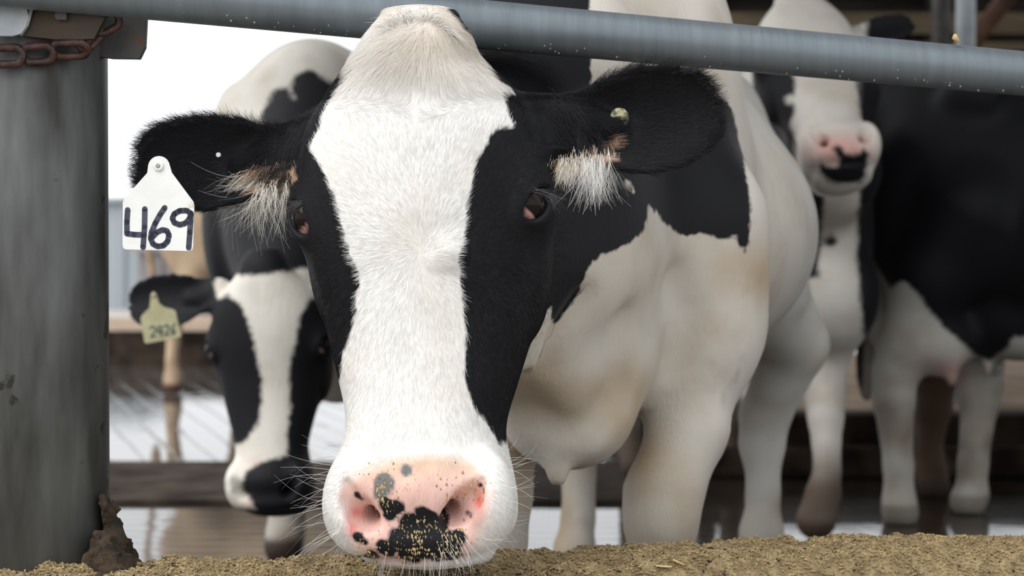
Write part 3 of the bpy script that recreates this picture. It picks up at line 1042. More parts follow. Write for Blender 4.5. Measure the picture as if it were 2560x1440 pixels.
# bracket: plates bolted around the post under the rail
BY = PY - PR - .006
brk = empty('rail_bracket', at(180, 90, BY))
tag(brk, 'grimy steel bracket clamping the rail to the post', 'bracket')
def px_poly(poly, Y):
    return [at(x, y, Y) for x, y in poly]
def plate(name, poly, Y, t, mat, parent, bevel=.001):
    A = px_poly(poly, Y); n = len(A)
    B = [a + np.array((0, t, 0)) for a in A]
    m = MB(); m.add(A + B, [tuple(range(n)), tuple(range(2 * n - 1, n - 1, -1))] + [(i, i + n, (i + 1) % n + n, (i + 1) % n) for i in range(n)])
    return m.build(name, mat, parent, bevel=bevel)
plate('back_plate', [(165, 30), (366, 40), (362, 118), (348, 147), (278, 146), (165, 128)], PY - .02, .012, M['steel_dark'], brk)
cpl = plate('clamp_plate', [(82, 14), (215, 20), (262, 45), (235, 98), (150, 101), (55, 90)], BY - .004, .010, M['steel_brown'], brk)
lip = MB(); lip.tube([at(80, 20, BY - .012), at(92, 8, BY - .016), at(150, 8, BY - .016), at(200, 22, BY - .010), at(262, 36, BY)], [.003, .0042, .0042, .0036, .003], 10)
lip.build('clamp_lip', M['steel_pale'], brk, smooth=True)
lip2 = MB(); lip2.tube([at(80, 18, BY - .010), at(68, 62, BY - .008), at(52, 88, BY - .006)], .0022, 8)
lip2.build('clamp_edge', M['steel_pale'], brk, smooth=True)
plate('bolt_head', [(140, 26), (166, 30), (166, 50), (142, 50), (134, 40)], BY - .014, .012, M['steel_dark'], cpl)
plate('pale_plate', [(-60, 8), (66, 18), (72, 40), (66, 66), (54, 84), (30, 91), (-60, 90)], BY - .012, .006, M['steel_pale'], brk)
plate('top_strap', [(-80, -40), (82, -40), (80, 16), (-80, 6)], BY - .016, .012, M['rust'], brk)

chain = empty('chain', at(120, 140, BY))
tag(chain, 'rusty iron chain wrapped around the post below the bracket', 'chain')
def link(c, d, up, nrm_twist, R1, Lh, r=.0048):
    d = np.array(d, float); d /= np.linalg.norm(d)
    u = np.array(up, float); u -= d * (u @ d); u /= np.linalg.norm(u)
    w = np.cross(d, u)
    u2 = u * math.cos(nrm_twist) + w * math.sin(nrm_twist)
    MB().torus_link(c, d, u2, R1, Lh, r).build('link', M['rust'], chain, smooth=True)
CH = [((-40, 142), (66, 138), .10), ((48, 138), (142, 132), .35), ((122, 125), (228, 122), .75), ((196, 122), (252, 64), .35), ((236, 74), (296, 40), .15)]
for i, (p0, p1, tw) in enumerate(CH):
    A = at(*p0, BY - .006 + .004 * i); B = at(*p1, BY - .006 + .006 * i)
    h = np.linalg.norm(B - A) / 2
    R1 = .0095
    link((A + B) / 2, B - A, (0, 0, 1), tw, R1, max(h - R1 - .004, .006))

# dirt heap at the foot of the post
def blob_mesh(fn, lo, hi, h):
    V, Q = surface_nets(fn, lo, hi, h)
    return V, Q
dc = at(285, 1390, 2.10)
def heap(P):
    f = sd_ell(P, at(270, 1408, 2.10), (.020, .05, .038))
    f = smin(f, sd_ell(P, at(292, 1432, 2.09), (.024, .06, .020)), .02)
    f = smin(f, sd_ell(P, at(269, 1340, 2.12), (.007, .03, .050)), .012)
    return (f + .009 * fnoise(P, 60, 4)) * .6
V, Q = blob_mesh(heap, dc - .16, dc + .16, .005)
tag(new_obj('dirt_heap', mesh_np('dirt_heap', V, Q, M['dirt'])), 'dark brown caked dirt heaped against the foot of the post', 'dirt', kind='stuff')

# ================================================================== MAIN COW
hO = at(1050, 527, 2.05)
H1 = Head(hO, 1.0, main=True)
LL = H1.L
H1.ears = [make_ear(LL(722, 392, .075), LL(300, 400, .085), (0.06, .36, 1.0), .060, cup=.042, root=LL(800, 360, .07), bow=0.0),
           make_ear(LL(1405, 318, .070), LL(1812, 258, .060), (-.16, .30, 1.0), .066, cup=.046, root=LL(1320, 330, .06), bow=0.0)]
O1 = (.205, 3.42, 0)
D1 = (-.165, -.985)
opts1 = dict(bw=.372, sw=.165, bz=.80, hw=.08, hz=1.18, uw=.20, hr_w=.17, tz=-.05, tr=.75,
    fl=[(.262, 2.80, .82, .098), (.256, 2.75, .66, .082), (*at(1722, 1070, 2.70), .058), (*at(1658, 1235, 2.66), .056), (*at(1652, 1300, 2.65), .052), (.222, 2.66, .20, .037), (.222, 2.655, .11, .046), (.22, 2.62, .035, .052)],
    fr=[(-.06, 2.80, .84, .10), (-.04, 2.76, .66, .075), (*at(1255, 1080, 2.70), .055), (*at(1236, 1240, 2.68), .054), (-.03, 2.67, .39, .05), (-.03, 2.67, .20, .037), (-.03, 2.66, .11, .046), (-.03, 2.62, .035, .052)],
    hl=[(.47, 3.92, .95, .15), (.50, 3.86, .78, .12), (*at(1985, 860, 4.02), .075), (*at(1912, 1040, 4.10), .056), (*at(1905, 1110, 4.11), .050), (*at(1908, 1230, 4.10), .036), (*at(1904, 1330, 4.08), .047), (.565, 4.08, .035, .055)],
    hr=[(.12, 4.02, .95, .15), (.10, 3.98, .76, .11), (.15, 4.16, .54, .058), (.155, 4.16, .47, .05), (*at(1446, 1290, 4.15), .037), (*at(1436, 1375, 4.14), .046), (.15, 4.10, .035, .052)])
hb = H1.to_world(LL(1075, 420, .12)); hl_ = H1.to_world(LL(1085, 700, .12))
opts1['extra'] = [
    ('c', hb, .095, np.array((.02, 2.52, 1.06)), .135, .10),
    ('c', np.array((.02, 2.52, 1.06)), .135, np.array((.12, 2.95, 1.18)), .17, .12),
    ('c', hl_, .075, np.array((.03, 2.50, .83)), .135, .10),
    ('c', np.array((.03, 2.50, .83)), .135, np.array((.11, 2.80, .86)), .20, .12),
    # dewlap and brisket
    ('c', H1.to_world(LL(1100, 760, .10)), .035, at(1370, 930, 2.50), .055, .07),
    ('c', at(1370, 930, 2.50), .055, at(1415, 1010, 2.54), .065, .08),
    ('e', at(1440, 890, 2.62), np.array((.110, .15, .115)), np.eye(3), .07),
    ('e', at(1418, 1058, 2.56), np.array((.078, .11, .060)), np.eye(3), .05),
    ('c', at(1388, 1112, 2.50), .026, at(1393, 1188, 2.48), .017, .014),
    ('c', at(1772, 560, 2.72), .078, at(1770, 800, 2.74), .078, .10),
]
PR1, W1 = cow_prims(O1, D1, opts1)

def sdf1(P):
    f = eval_prims(P, PR1)
    near = P[:, 1] < 2.75
    if near.any():
        g = H1.sdf(P[near])
        f[near] = smin(f[near], g, .06)
    return f

def ray_hit(px, py, y0=2.2, y1=3.6):
    ys = np.linspace(y0, y1, 300)
    a_ = at(px, py, 1.0); c0 = np.array((0, 0, CAM_Z))
    P = c0 + (a_ - c0)[None] * ys[:, None]
    f = eval_prims(P, PR1)
    i = int(np.argmax(f < 0))
    return P[i]
# folds of the dewlap and the front of the shoulder
FOLDS = []
for path, r in (([(1300, 960), (1325, 1035), (1375, 1078), (1440, 1086), (1505, 1052), (1545, 975)], .016),
                ([(1560, 800), (1545, 900), (1560, 980)], .014), ([(1690, 700), (1720, 800), (1700, 900)], .016), ([(1460, 760), (1400, 850), (1370, 940)], .014)):
    hits = [ray_hit(*q) for q in path]
    FOLDS += [(a_ + np.array((0, -r * .55, 0)), b_ + np.array((0, -r * .55, 0)), r) for a_, b_ in zip(hits[:-1], hits[1:])]
_sdf_plain = sdf1
def sdf1(P):
    f = _sdf_plain(P)
    near = (P[:, 1] > 2.3) & (P[:, 1] < 3.0)
    if near.any():
        g = f[near]; X = P[near]; w = None
        for a_, b_, r in FOLDS:
            c = sd_cone(X, a_, r, b_, r)
            w = c if w is None else np.minimum(w, c)
        f[near] = smax(g, -w, .035)
    return f

SEAM = 2.352
Va, Qa = surface_nets(sdf1, (-.50, 1.86, .42), (.30, SEAM, 1.14), .0038)
Va = smooth_mesh(Va, Qa, 1)
lo, hi = bounds(PR1)
Vb, Qb = surface_nets(sdf1, (lo[0], SEAM - .012, max(lo[2], -.01)), hi, .0135)
Vb = smooth_mesh(Vb, Qb, 2)
Vb[:, 2] = np.maximum(Vb[:, 2], 0.001)

BLAZE = [(1108, 10), (1150, 60), (1182, 95), (1192, 130), (1205, 170), (1235, 195), (1264, 215), (1255, 245), (1265, 275), (1282, 325), (1245, 330), (1225, 345), (1210, 380),
         (1195, 410), (1190, 450), (1178, 490), (1168, 520), (1168, 560), (1160, 600), (1150, 640), (1152, 680), (1160, 740), (1165, 790), (1168, 830), (1165, 880),
         (1163, 930), (1170, 965), (1185, 1000), (1205, 1030), (1225, 1062), (1242, 1098), (1300, 1112), (1500, 1140), (1500, 1600), (600, 1600), (600, 1060), (800, 990), (852, 938),
         (862, 900), (872, 860), (885, 830), (897, 800), (900, 760), (908, 710), (905, 680), (890, 640), (872, 600), (868, 560), (850, 510), (835, 470), (815, 420), (795, 400),
         (778, 375), (790, 350), (805, 330), (815, 290), (830, 265), (855, 225), (880, 190), (893, 140), (905, 100), (925, 50), (1000, -10)]
BLOTCH = [[(1027, 1150, 15)], [(976, 1182, 26), (970, 1200, 22)], [(980, 1232, 20), (1003, 1236, 22), (992, 1248, 22)], [(910, 1214, 7), (918, 1222, 6)],
          [(1063, 1248, 18), (1040, 1280, 32), (1080, 1280, 36), (1108, 1278, 22), (1008, 1312, 27), (1050, 1322, 46), (1090, 1338, 40), (1040, 1356, 33), (1095, 1368, 20), (1130, 1352, 30), (1112, 1318, 24)],
          [(1150, 1318, 22)], [(974, 1335, 22), (990, 1345, 14)], [(942, 1362, 20)], [(912, 1310, 13), (928, 1322, 10)], [(1206, 1191, 5)], [(1172, 1260, 5), (1180, 1264, 4)]]
PINK = [(872, 1192), (900, 1165), (945, 1140), (1000, 1122), (1080, 1112), (1150, 1120), (1195, 1138), (1216, 1160), (1232, 1200), (1226, 1262), (1192, 1330), (1172, 1378), (1040, 1400), (945, 1385), (902, 1340), (884, 1295), (868, 1240)]
BODY_BLACK = [(500, -2500), (1475, -2500), (1475, 215), (1620, 262), (1800, 250), (1832, 272), (1860, 400), (1874, 500), (1872, 590), (1859, 632), (1845, 585), (1800, 602), (1770, 588), (1750, 580),
              (1722, 596), (1700, 590), (1668, 560), (1640, 548), (1625, 512), (1612, 570), (1580, 610), (1500, 642), (1478, 665), (1440, 740), (1420, 770), (1385, 808), (1378, 768), (1350, 788), (1335, 830), (1250, 880), (500, 880)]

def main_fields(P):
    """coat fields of the main cow at world points: tint colour, black patch (10 px units), muzzle skin mask"""
    p = H1.to_local(P)
    hx, hy = H1.px(p)
    nz = fnoise(P, 70, 2)
    # head
    head_p = poly_sd(hx, hy, BLAZE)
    head_p = head_p + 5 * nz
    pk = poly_sd(hx + 6 * nz, hy, PINK)
    front = p[:, 1] < -.01
    mz = sstep(-pk, -16, 24) * front
    gsp = np.maximum(15 - np.hypot(hx - 1027, hy - 1150), np.maximum(27 - np.hypot(hx - 976, hy - 1183), 22 - np.hypot(hx - 968, hy - 1202))) + 2 * nz
    for grp in BLOTCH[2:]:
        for (x, y, r) in grp:
            head_p = np.where(front, np.maximum(head_p, r - np.hypot(hx - x, hy - y) + 3.5 * nz), head_p)
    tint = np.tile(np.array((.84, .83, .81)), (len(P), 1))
    tint = mix(tint, (.70, .62, .53), sstep(-hy, -300, -60) * .75 * sstep(fnoise(P, 18, 2), -1.0, .6))
    pinkc = mix(np.tile(np.array((.72, .47, .42)), (len(P), 1)), (.62, .45, .34), sstep(-hy, -1200, -1130))
    pinkc = pinkc * (1 + .10 * nz[:, None])
    red = np.maximum(np.exp(-(((hx - 893) / 12) ** 2 + ((hy - 1300) / 22) ** 2)), np.exp(-(((hx - 1200) / 12) ** 2 + ((hy - 1222) / 24) ** 2)))
    red = np.maximum(red, .7 * np.exp(-(((hx - 905) / 14) ** 2 + ((hy - 1262) / 16) ** 2)))
    pinkc = mix(pinkc, (.62, .07, .06), np.clip(red * 1.2 * (.7 + .6 * nz), 0, 1))
    tint = tint * (1 - mz[:, None]) + pinkc * mz[:, None]
    tint = mix(tint, (.13, .13, .135), sstep(gsp, -3, 4) * front)
    # nostril depths
    # body
    bx, by = proj(P)
    body_p = -poly_sd(bx, by, BODY_BLACK) + 6 * fnoise(P, 30, 3)
    slit = np.minimum(poly_sd(bx, by, [(1560, 448), (1572, 452), (1590, 480), (1578, 482)]), poly_sd(bx, by, [(1640, 520), (1650, 545), (1640, 560), (1632, 530)]))
    body_p = np.minimum(body_p, slit)
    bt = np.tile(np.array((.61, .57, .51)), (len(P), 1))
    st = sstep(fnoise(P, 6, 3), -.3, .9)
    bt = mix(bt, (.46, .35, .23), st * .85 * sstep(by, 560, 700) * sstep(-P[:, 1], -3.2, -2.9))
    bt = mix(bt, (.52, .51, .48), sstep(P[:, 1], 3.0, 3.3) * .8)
    bt = mix(bt, (.30, .22, .13), sstep(-P[:, 2], -.80, -.62) * sstep(P[:, 1], 3.0, 3.2) * sstep(fnoise(P, 5, 3), -.5, .6) * .8)
    bt = mix(bt, (.16, .13, .10), sstep(fnoise(P * np.array((1, 1, .5)), 70, 3), .25, .8) * np.exp(-(((bx - 1800) / 40) ** 2 + ((by - 930) / 70) ** 2)) * .9)
    bt = mix(bt, (.09, .06, .045), sstep(.065 - P[:, 2], 0, .02))
    w = sstep(p[:, 1], .09, .14) * 1.0
    headish = (p[:, 1] < .115)
    earz = (np.abs(p[:, 0]) > .15) & (hy < 700)
    head_p = np.where(p[:, 1] > .085, np.where(hy < 1000, np.maximum(head_p, 8), head_p), head_p)
    isb = (~headish) & ~((P[:, 1] < 2.24) & (hy < 800))
    patch = np.where(isb, body_p, head_p)
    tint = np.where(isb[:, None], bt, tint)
    mz = np.where(isb, 0, mz)
    # pale skin and hair inside the ear bases
    for poly in ([(588, 432), (640, 412), (735, 402), (746, 450), (690, 488), (610, 470)], [(1385, 406), (1430, 384), (1500, 358), (1546, 330), (1554, 348), (1522, 392), (1460, 428), (1390, 436)]):
        e = poly_sd(hx, hy, poly)
        ee = (P[:, 1] < 2.19) & (np.abs(p[:, 0] - .0) > .13)
        patch = np.where(ee, np.minimum(patch, e + 4 * nz), patch)
        tint = np.where((ee & (e < 10))[:, None], np.array((.60, .40, .29)), tint)
    return tint, patch / 10.0, mz

VV = np.concatenate([Va, Vb]); QQ = np.concatenate([Qa, Qb + len(Va)])
tint, patch, mzm = main_fields(VV)
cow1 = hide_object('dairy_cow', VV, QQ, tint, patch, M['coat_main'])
wa = cow1.data.attributes.new('wet', 'FLOAT', 'POINT'); wa.data.foreach_set('value', mzm.astype(np.float32))
tag(cow1, 'large black and white cow facing the camera, pink spotted muzzle over the curb', 'cow')
eye_objects(H1, cow1)

# ---- coat hair on the head
N_a = vert_normals(Va, Qa)
tri = np.concatenate([Qa[:, [0, 1, 2]], Qa[:, [0, 2, 3]]])
A_, B_, C_ = Va[tri[:, 0]], Va[tri[:, 1]], Va[tri[:, 2]]
area = np.linalg.norm(np.cross(B_ - A_, C_ - A_), axis=1)
fnn = np.cross(B_ - A_, C_ - A_)
vis = (N_a[tri[:, 0]][:, 1] < .55)
pr = area * vis
NH = 270000
ti = RNG.choice(len(tri), NH, p=pr / pr.sum())
r1_, r2_ = RNG.random(NH), RNG.random(NH)
sq = np.sqrt(r1_)
w0, w1, w2 = 1 - sq, sq * (1 - r2_), sq * r2_
roots = A_[ti] * w0[:, None] + B_[ti] * w1[:, None] + C_[ti] * w2[:, None]
nn_ = N_a[tri[ti, 0]] * w0[:, None] + N_a[tri[ti, 1]] * w1[:, None] + N_a[tri[ti, 2]] * w2[:, None]
nn_ /= np.linalg.norm(nn_, axis=1, keepdims=True)
pl = H1.to_local(roots); hx, hy = H1.px(pl)
tn, pt, mz = main_fields(roots)
dx, dy = hx - 1060, hy - 632
rr = np.hypot(dx, dy) + 1
# radiate from the whorl with a little swirl
gx, gz = dx / rr + .35 * dy / rr * np.exp(-rr / 90), -dy / rr + .35 * dx / rr * np.exp(-rr / 90)
gy = np.zeros(NH)
yb = 292 - .22 * np.abs(hx - 1050) + 22 * vnoise(roots, 30)
tp = sstep(yb - hy, -45, 45)                       # poll hair falls downwards from the crown
cx2, cy2 = hx - 1085, hy - 60
r2c = np.hypot(cx2, cy2) + 1
gx = gx * (1 - tp) + tp * (cx2 / r2c * .8)
gz = gz * (1 - tp) + tp * (-np.maximum(cy2, 20) / r2c)
seam = tp * (1 - tp) * 4
gx = gx + seam * np.sign(hx - 1045) * .9
dn = sstep(hy, 700, 900)
gx = gx * (1 - dn) + dn * (hx - 1060) / 420; gz = gz * (1 - dn) - dn
sidey = sstep(np.abs(nn_[:, 0]), .5, .9)
gy = gy + sidey * .6
mu = sstep(hy, 1080, 1180)
gx = gx * (1 - mu) + mu * (hx - 1060) / 260; gz = gz * (1 - mu) + mu * (-(hy - 1180) / 200 - .3)
ear = np.zeros(NH)
for E in H1.ears:
    d = pl - E['base']; t = (d @ E['a']) / E['L']; b = (d @ E['b'])
    inside = (t > .0) & (np.abs(b) < E['W'] * 1.5) & (np.abs(d @ E['c']) < .08)
    wgt = sstep(t, -.1, .15) * inside
    v = E['a'][None] * 1.0 + E['b'][None] * (b / E['W'] * .7)[:, None]
    gx = gx * (1 - wgt) + wgt * v[:, 0]; gy = gy * (1 - wgt) + wgt * v[:, 1]; gz = gz * (1 - wgt) + wgt * v[:, 2]
    ear = np.maximum(ear, wgt)
length = .0080 + .002 * vnoise(roots, 40) + .018 * tp * sstep(-hy, -290, -120) + .009 * ear
length = np.where((hy > 1050) & (ear < .1), .0075, length)
length = np.where(ear < .1, length * (.30 + .70 * sstep(hy, 50, 130)), length)
keep = (RNG.random(NH) > sstep(mz, .05, .75)) & (RNG.random(NH) < sstep(2.31 - roots[:, 1], 0, .10))
# keep the eyes free
for (e, n_, t_) in H1.eyes:
    keep &= np.linalg.norm(pl - (e + n_ * .018), axis=1) > .022
hc = np.where((pt + .25 * RNG.normal(size=NH) > 0)[:, None], np.array((.009, .0095, .012)), np.clip(tn, 0, 1))
hc = hc * (1 + RNG.normal(0, .09, NH))[:, None]
isblack = pt > 0
lift = .11 + .22 * tp * sstep(-hy, -270, -150) + .15 * ear
sel = keep
hair_object('coat_hair', roots[sel], np.stack([gx, gy, gz], 1)[sel], nn_[sel], np.maximum(length, .004)[sel], np.clip(hc, .004, .92)[sel], cow1, lift=lift[sel], curl=.10, rad=.00013, npts=4)

# ---- long tufts, whiskers, lashes
def tuft(name, n, poly_pts, dvec, spread, lmin, lmax, c1, c2, rad=.00016, lift=.2, grav=.25, curl=.25, yoff=-.003):
    """hair rooted along a pixel poly-line on the head surface"""
    pp = np.array(poly_pts, float)
    sgl = np.linalg.norm(np.diff(pp, axis=0), axis=1); cum = np.concatenate([[0], np.cumsum(sgl)]) / sgl.sum()
    s = RNG.random(n)
    x = np.interp(s, cum, pp[:, 0]) + RNG.normal(0, spread, n); y = np.interp(s, cum, pp[:, 1]) + RNG.normal(0, spread, n)
    vsurf = np.array([H1.surf_v(a, b) for a, b in zip(x[:80], y[:80])])
    order = np.argsort(x[:80]); vv = np.interp(x, x[:80][order], vsurf[order])
    rt = H1.to_world(np.stack([(x - 1050) / HS, vv + yoff, -(y - 527) / HS], 1))
    dv = np.array([np.interp(s, np.linspace(0, 1, len(dvec)), [d[k] for d in dvec]) for k in range(3)]).T
    nr = np.tile(np.array((0, -1.0, 0)), (n, 1))
    tcol = np.array(c1)[None] * (1 - RNG.random(n))[:, None] + np.array(c2)[None] * RNG.random(n)[:, None]
    return hair_object(name, rt, dv, nr, RNG.uniform(lmin, lmax, n), np.clip(tcol, 0.004, .95), cow1, lift=lift, curl=curl, rad=rad, npts=6, wob=.16, gravity=grav)

cream, ctan, wht = (.72, .62, .48), (.62, .47, .32), (.82, .80, .76)
tuft('ear_tuft', 330, [(580, 448), (650, 470), (715, 462)], [(-.95, 0, -.35), (-.4, 0, -1), (.15, 0, -1)], 12, .018, .050, cream, wht, lift=.25, curl=.5)
tuft('ear_tuft', 260, [(590, 432), (650, 428), (720, 425)], [(-.8, 0, -.6), (-.2, 0, -1), (.1, 0, -1)], 14, .012, .028, ctan, cream, lift=.2)
tuft('ear_tuft', 480, [(1455, 408), (1500, 405), (1540, 385)], [(.05, 0, -1), (-.02, 0, -1), (-.12, 0, -1)], 11, .010, .042, wht, wht, lift=.2, curl=.3)
tuft('ear_tuft', 380, [(1390, 415), (1430, 405), (1470, 400)], [(-.2, 0, -1), (.05, 0, -1), (.1, 0, -1)], 11, .008, .022, cream, wht, lift=.2, curl=.3)
tuft('ear_tuft', 260, [(1378, 415), (1420, 395), (1490, 375)], [(-.5, 0, -1), (-.2, 0, -1), (.1, 0, -1)], 11, .010, .022, ctan, cream, lift=.2)
bk = (.012, .012, .015)
tuft('ear_fringe', 900, [(700, 325), (600, 300), (470, 280), (360, 310), (310, 380), (320, 440)], [(-.6, 0, .8), (-.5, 0, .9), (-.8, 0, .7), (-1, 0, .3), (-1, 0, -.2), (-.6, 0, -1)], 5, .010, .020, bk, bk, lift=.1, grav=0)
tuft('ear_fringe', 900, [(1440, 240), (1560, 185), (1660, 165), (1750, 170), (1800, 230), (1795, 300), (1700, 390)], [(.3, 0, 1), (.3, 0, 1), (.4, 0, 1), (.9, 0, .6), (1, 0, 0), (.9, 0, -.5), (.6, 0, -.9)], 5, .009, .018, bk, bk, lift=.1, grav=0)
tuft('ear_fringe', 700, [(1400, 250), (1410, 320), (1440, 370), (1520, 340)], [(.7, 0, -.6), (.5, 0, -.9), (.4, 0, -1), (.5, 0, -.8)], 18, .018, .035, bk, bk, lift=.3, grav=.1)
tuft('ear_fringe', 700, [(745, 330), (735, 400), (640, 420)], [(-.5, 0, -1), (-.3, 0, -1), (-.6, 0, -.8)], 18, .018, .035, bk, bk, lift=.3, grav=.1)
tuft('crown_hair', 700, [(968, 84), (1020, 66), (1090, 60), (1128, 92)], [(-.6, 0, .3), (-.2, 0, .8), (.3, 0, .6), (.8, 0, -.3)], 8, .010, .020, (.72, .66, .58), wht, lift=.3, grav=.5)
tuft('whiskers', 48, [(868, 1110), (850, 1180), (842, 1250), (852, 1330), (885, 1375)], [(-1, 0, .35), (-1, 0, .1), (-1, 0, -.15), (-.9, 0, -.6), (-.5, 0, -1)], 12, .025, .065, wht, wht, rad=.00014, lift=.3, grav=.15)
tuft('whiskers', 26, [(1255, 1120), (1285, 1200), (1288, 1290), (1260, 1350)], [(.9, 0, .5), (1, 0, .1), (1, 0, .1), (.8, 0, .2)], 10, .015, .035, wht, wht, rad=.00013, lift=.3, grav=.05)
tuft('whiskers', 44, [(930, 1372), (1040, 1380), (1170, 1370)], [(-.2, 0, -1), (0, 0, -1), (.12, 0, -1)], 10, .018, .050, wht, wht, rad=.00016, lift=.35, grav=.1, curl=.1)
tuft('whiskers', 40, [(1090, 1330), (1190, 1340), (1240, 1320)], [(.2, 0, -1), (.6, 0, -.8), (.8, 0, -.5)], 18, .012, .03, wht, wht, rad=.00016, lift=.3, grav=.1)
tuft('eyelashes', 70, [(1330, 478), (1350, 480), (1365, 490)], [(.6, 0, -.1), (.9, 0, -.3), (.9, 0, -.5)], 4, .015, .03, (.05, .05, .06), (.16, .16, .17), lift=.5, grav=.1)
tuft('eyelashes', 50, [(752, 512), (765, 512)], [(-.9, 0, -.2), (-.7, 0, -.3)], 4, .010, .02, (.04, .04, .05), (.12, .12, .13), lift=.5, grav=.1)

# ---- feed crumbs on the muzzle
def crumbs():
    zones = [((1050, 1310), (75, 55), 420), ((1160, 1205), (55, 32), 170), ((985, 1225), (48, 40), 130), ((940, 1340), (34, 36), 90), ((1135, 1325), (36, 30), 190), ((1010, 1180), (110, 45), 60)]
    base = np.array([(1, 0, 0), (-1, 0, 0), (0, 1, 0), (0, -1, 0), (0, 0, 1), (0, 0, -1)], float)
    m = MB()
    gridx = np.linspace(850, 1270, 36); gridy = np.linspace(1100, 1385, 26)
    SV = np.array([[H1.surf_v(x, y) for y in gridy] for x in gridx])
    for (c, r, n) in zones:
        for _ in range(n):
            x = c[0] + RNG.normal() * r[0] * .55; y = c[1] + RNG.normal() * r[1] * .55
            i = int(np.clip((x - 850) / 12, 0, 34)); j = int(np.clip((y - 1100) / 11.4, 0, 24))
            v = SV[i:i + 2, j:j + 2].mean()
            pt_ = H1.to_world(LL(x, y, v - .0003))
            s = RNG.uniform(.0005, .0017)
            a = RNG.uniform(.2, 1.0)
            A = np.array((math.cos(a + 1.0), 0, math.sin(a + 1.0))); B = np.array((-A[2], 0, A[0])); C = np.array((0, 1.0, 0))
            R = np.stack([A * 1.9, B * .8, C * .6])
            m.add(base @ R * s + pt_, [(0, 2, 4), (2, 1, 4), (1, 3, 4), (3, 0, 4), (2, 0, 5), (1, 2, 5), (3, 1, 5), (0, 3, 5)])
    return m
tag(crumbs().build('muzzle_crumbs', M['crumb']), 'yellow feed crumbs stuck to the pink and black spotted muzzle', 'feed', kind='stuff')

# ---- ear tag 469
def ear_tag(name, label, outline, Y, tilt, mat, digits, ink, stroke, hole, stud_mat):
    """outline and digit strokes in photo pixels, built on a plane at depth Y turned by tilt about the vertical"""
    o0 = at(*hole, Y)
    s = Y / F
    ux = np.array((math.cos(tilt), math.sin(tilt), 0)); uy = np.array((0, 0, 1.0)); un = np.cross(ux, uy)   # towards viewer
    if un[1] > 0: un = -un
    k = s / math.cos(tilt)
    def loc(x, y): return ((x - hole[0]) * k, -(y - hole[1]) * s)
    root = empty(name, o0)
    tag(root, label, 'ear tag', 'cattle ear tags')
    th = .0018
    MB().prism([loc(*q) for q in outline], o0 - un * th, ux, uy, un, th).build('panel', mat, root, bevel=.0005)
    m = MB()
    for st in digits:
        for (p, q) in zip(st[:-1], st[1:]):
            A = o0 + loc(*p)[0] * ux + loc(*p)[1] * uy; B = o0 + loc(*q)[0] * ux + loc(*q)[1] * uy
            d = B - A; d /= np.linalg.norm(d) + 1e-9; sd = np.cross(d, un) * stroke * s * .5
            e = un * .0004
            V = [A - sd, A + sd, B + sd, B - sd]
            m.add([v + un * .0001 for v in V] + [v + e for v in V], [(4, 5, 6, 7), (0, 3, 2, 1), (0, 1, 5, 4), (1, 2, 6, 5), (2, 3, 7, 6), (3, 0, 4, 7)])
        for p in st:
            A = o0 + loc(*p)[0] * ux + loc(*p)[1] * uy + un * .0004
            rr = stroke * s * .5
            ring = [A + rr * (math.cos(t) * ux + math.sin(t) * uy) for t in np.linspace(0, 2 * math.pi, 13)[:-1]]
            m.add(ring, [tuple(range(12))])
    m.build('number', ink, root)
    rs = .0058 * (1 if Y < 3 else 1)
    sto = MB().tube([o0 - un * .008, o0 + un * .0005, o0 + un * .0022, o0 + un * .003], [rs * .5, rs, rs, rs * .75], 24).build('stud', mat, root, smooth=False)
    MB().tube([o0 + un * .003, o0 + un * .0036], [rs * .5, rs * .35], 16).build('stud_pin', stud_mat, sto)
    return root

def arc(cx, cy, r, a0, a1, n=9):
    return [(cx + r * math.cos(math.radians(a)), cy - r * math.sin(math.radians(a))) for a in np.linspace(a0, a1, n)]
out469 = arc(397, 418, 28, 10, 170, 11) + [(367, 432), (308, 496), (304, 506), (303, 612), (305, 621), (312, 624), (474, 628), (482, 625), (484, 616), (487, 514), (485, 505), (430, 432)]
def z5(L_): return [(200 + x / 3.2, 380 + y / 3.2) for x, y in L_]
D469 = [z5([(375, 462), (368, 560), (368, 652), (430, 660), (510, 662)]), z5([(515, 455), (512, 600), (500, 762)]),
        z5([(678, 446), (640, 500), (600, 570), (570, 640), (562, 690), (580, 735), (620, 755), (665, 748), (700, 715), (712, 665), (695, 630), (660, 622), (615, 640), (575, 680)]),
        z5([(893, 492), (855, 468), (800, 470), (755, 495), (740, 530), (755, 565), (800, 582), (845, 570), (875, 540), (893, 492)]), z5([(893, 492), (888, 560), (882, 640), (872, 765)])]
ET = ear_tag('ear_tag', 'white plastic ear tag with 469 handwritten in black marker', out469, 2.072, math.radians(-6), M['tag_white'], D469, M['ink'], 14, (397, 415), M['stud'])

# round button in the other ear, small stud in the tagged ear
def disc(name, c, r, t, nrm, mat, label, cat):
    nrm = np.array(nrm, float); nrm /= np.linalg.norm(nrm)
    m = MB().tube([c, c + nrm * t * .7, c + nrm * t], [r, r, r * .8], 28)
    return tag(m.build(name, mat, smooth=False), label, cat)
bv = H1.surf_v(1560, 286)
disc('ear_button', H1.to_world(LL(1556, 284, bv + .002)), .0125, .004, (.5, -1, -.1), M['button'], 'round yellowish button tag in the right hand ear', 'button tag')
sv_ = H1.surf_v(513, 376)
disc('ear_stud', H1.to_world(LL(513, 376, sv_ + .002)), .0032, .005, (0, -1, 0), M['tag_white'], 'tiny white stud in the ear with the 469 tag', 'stud')

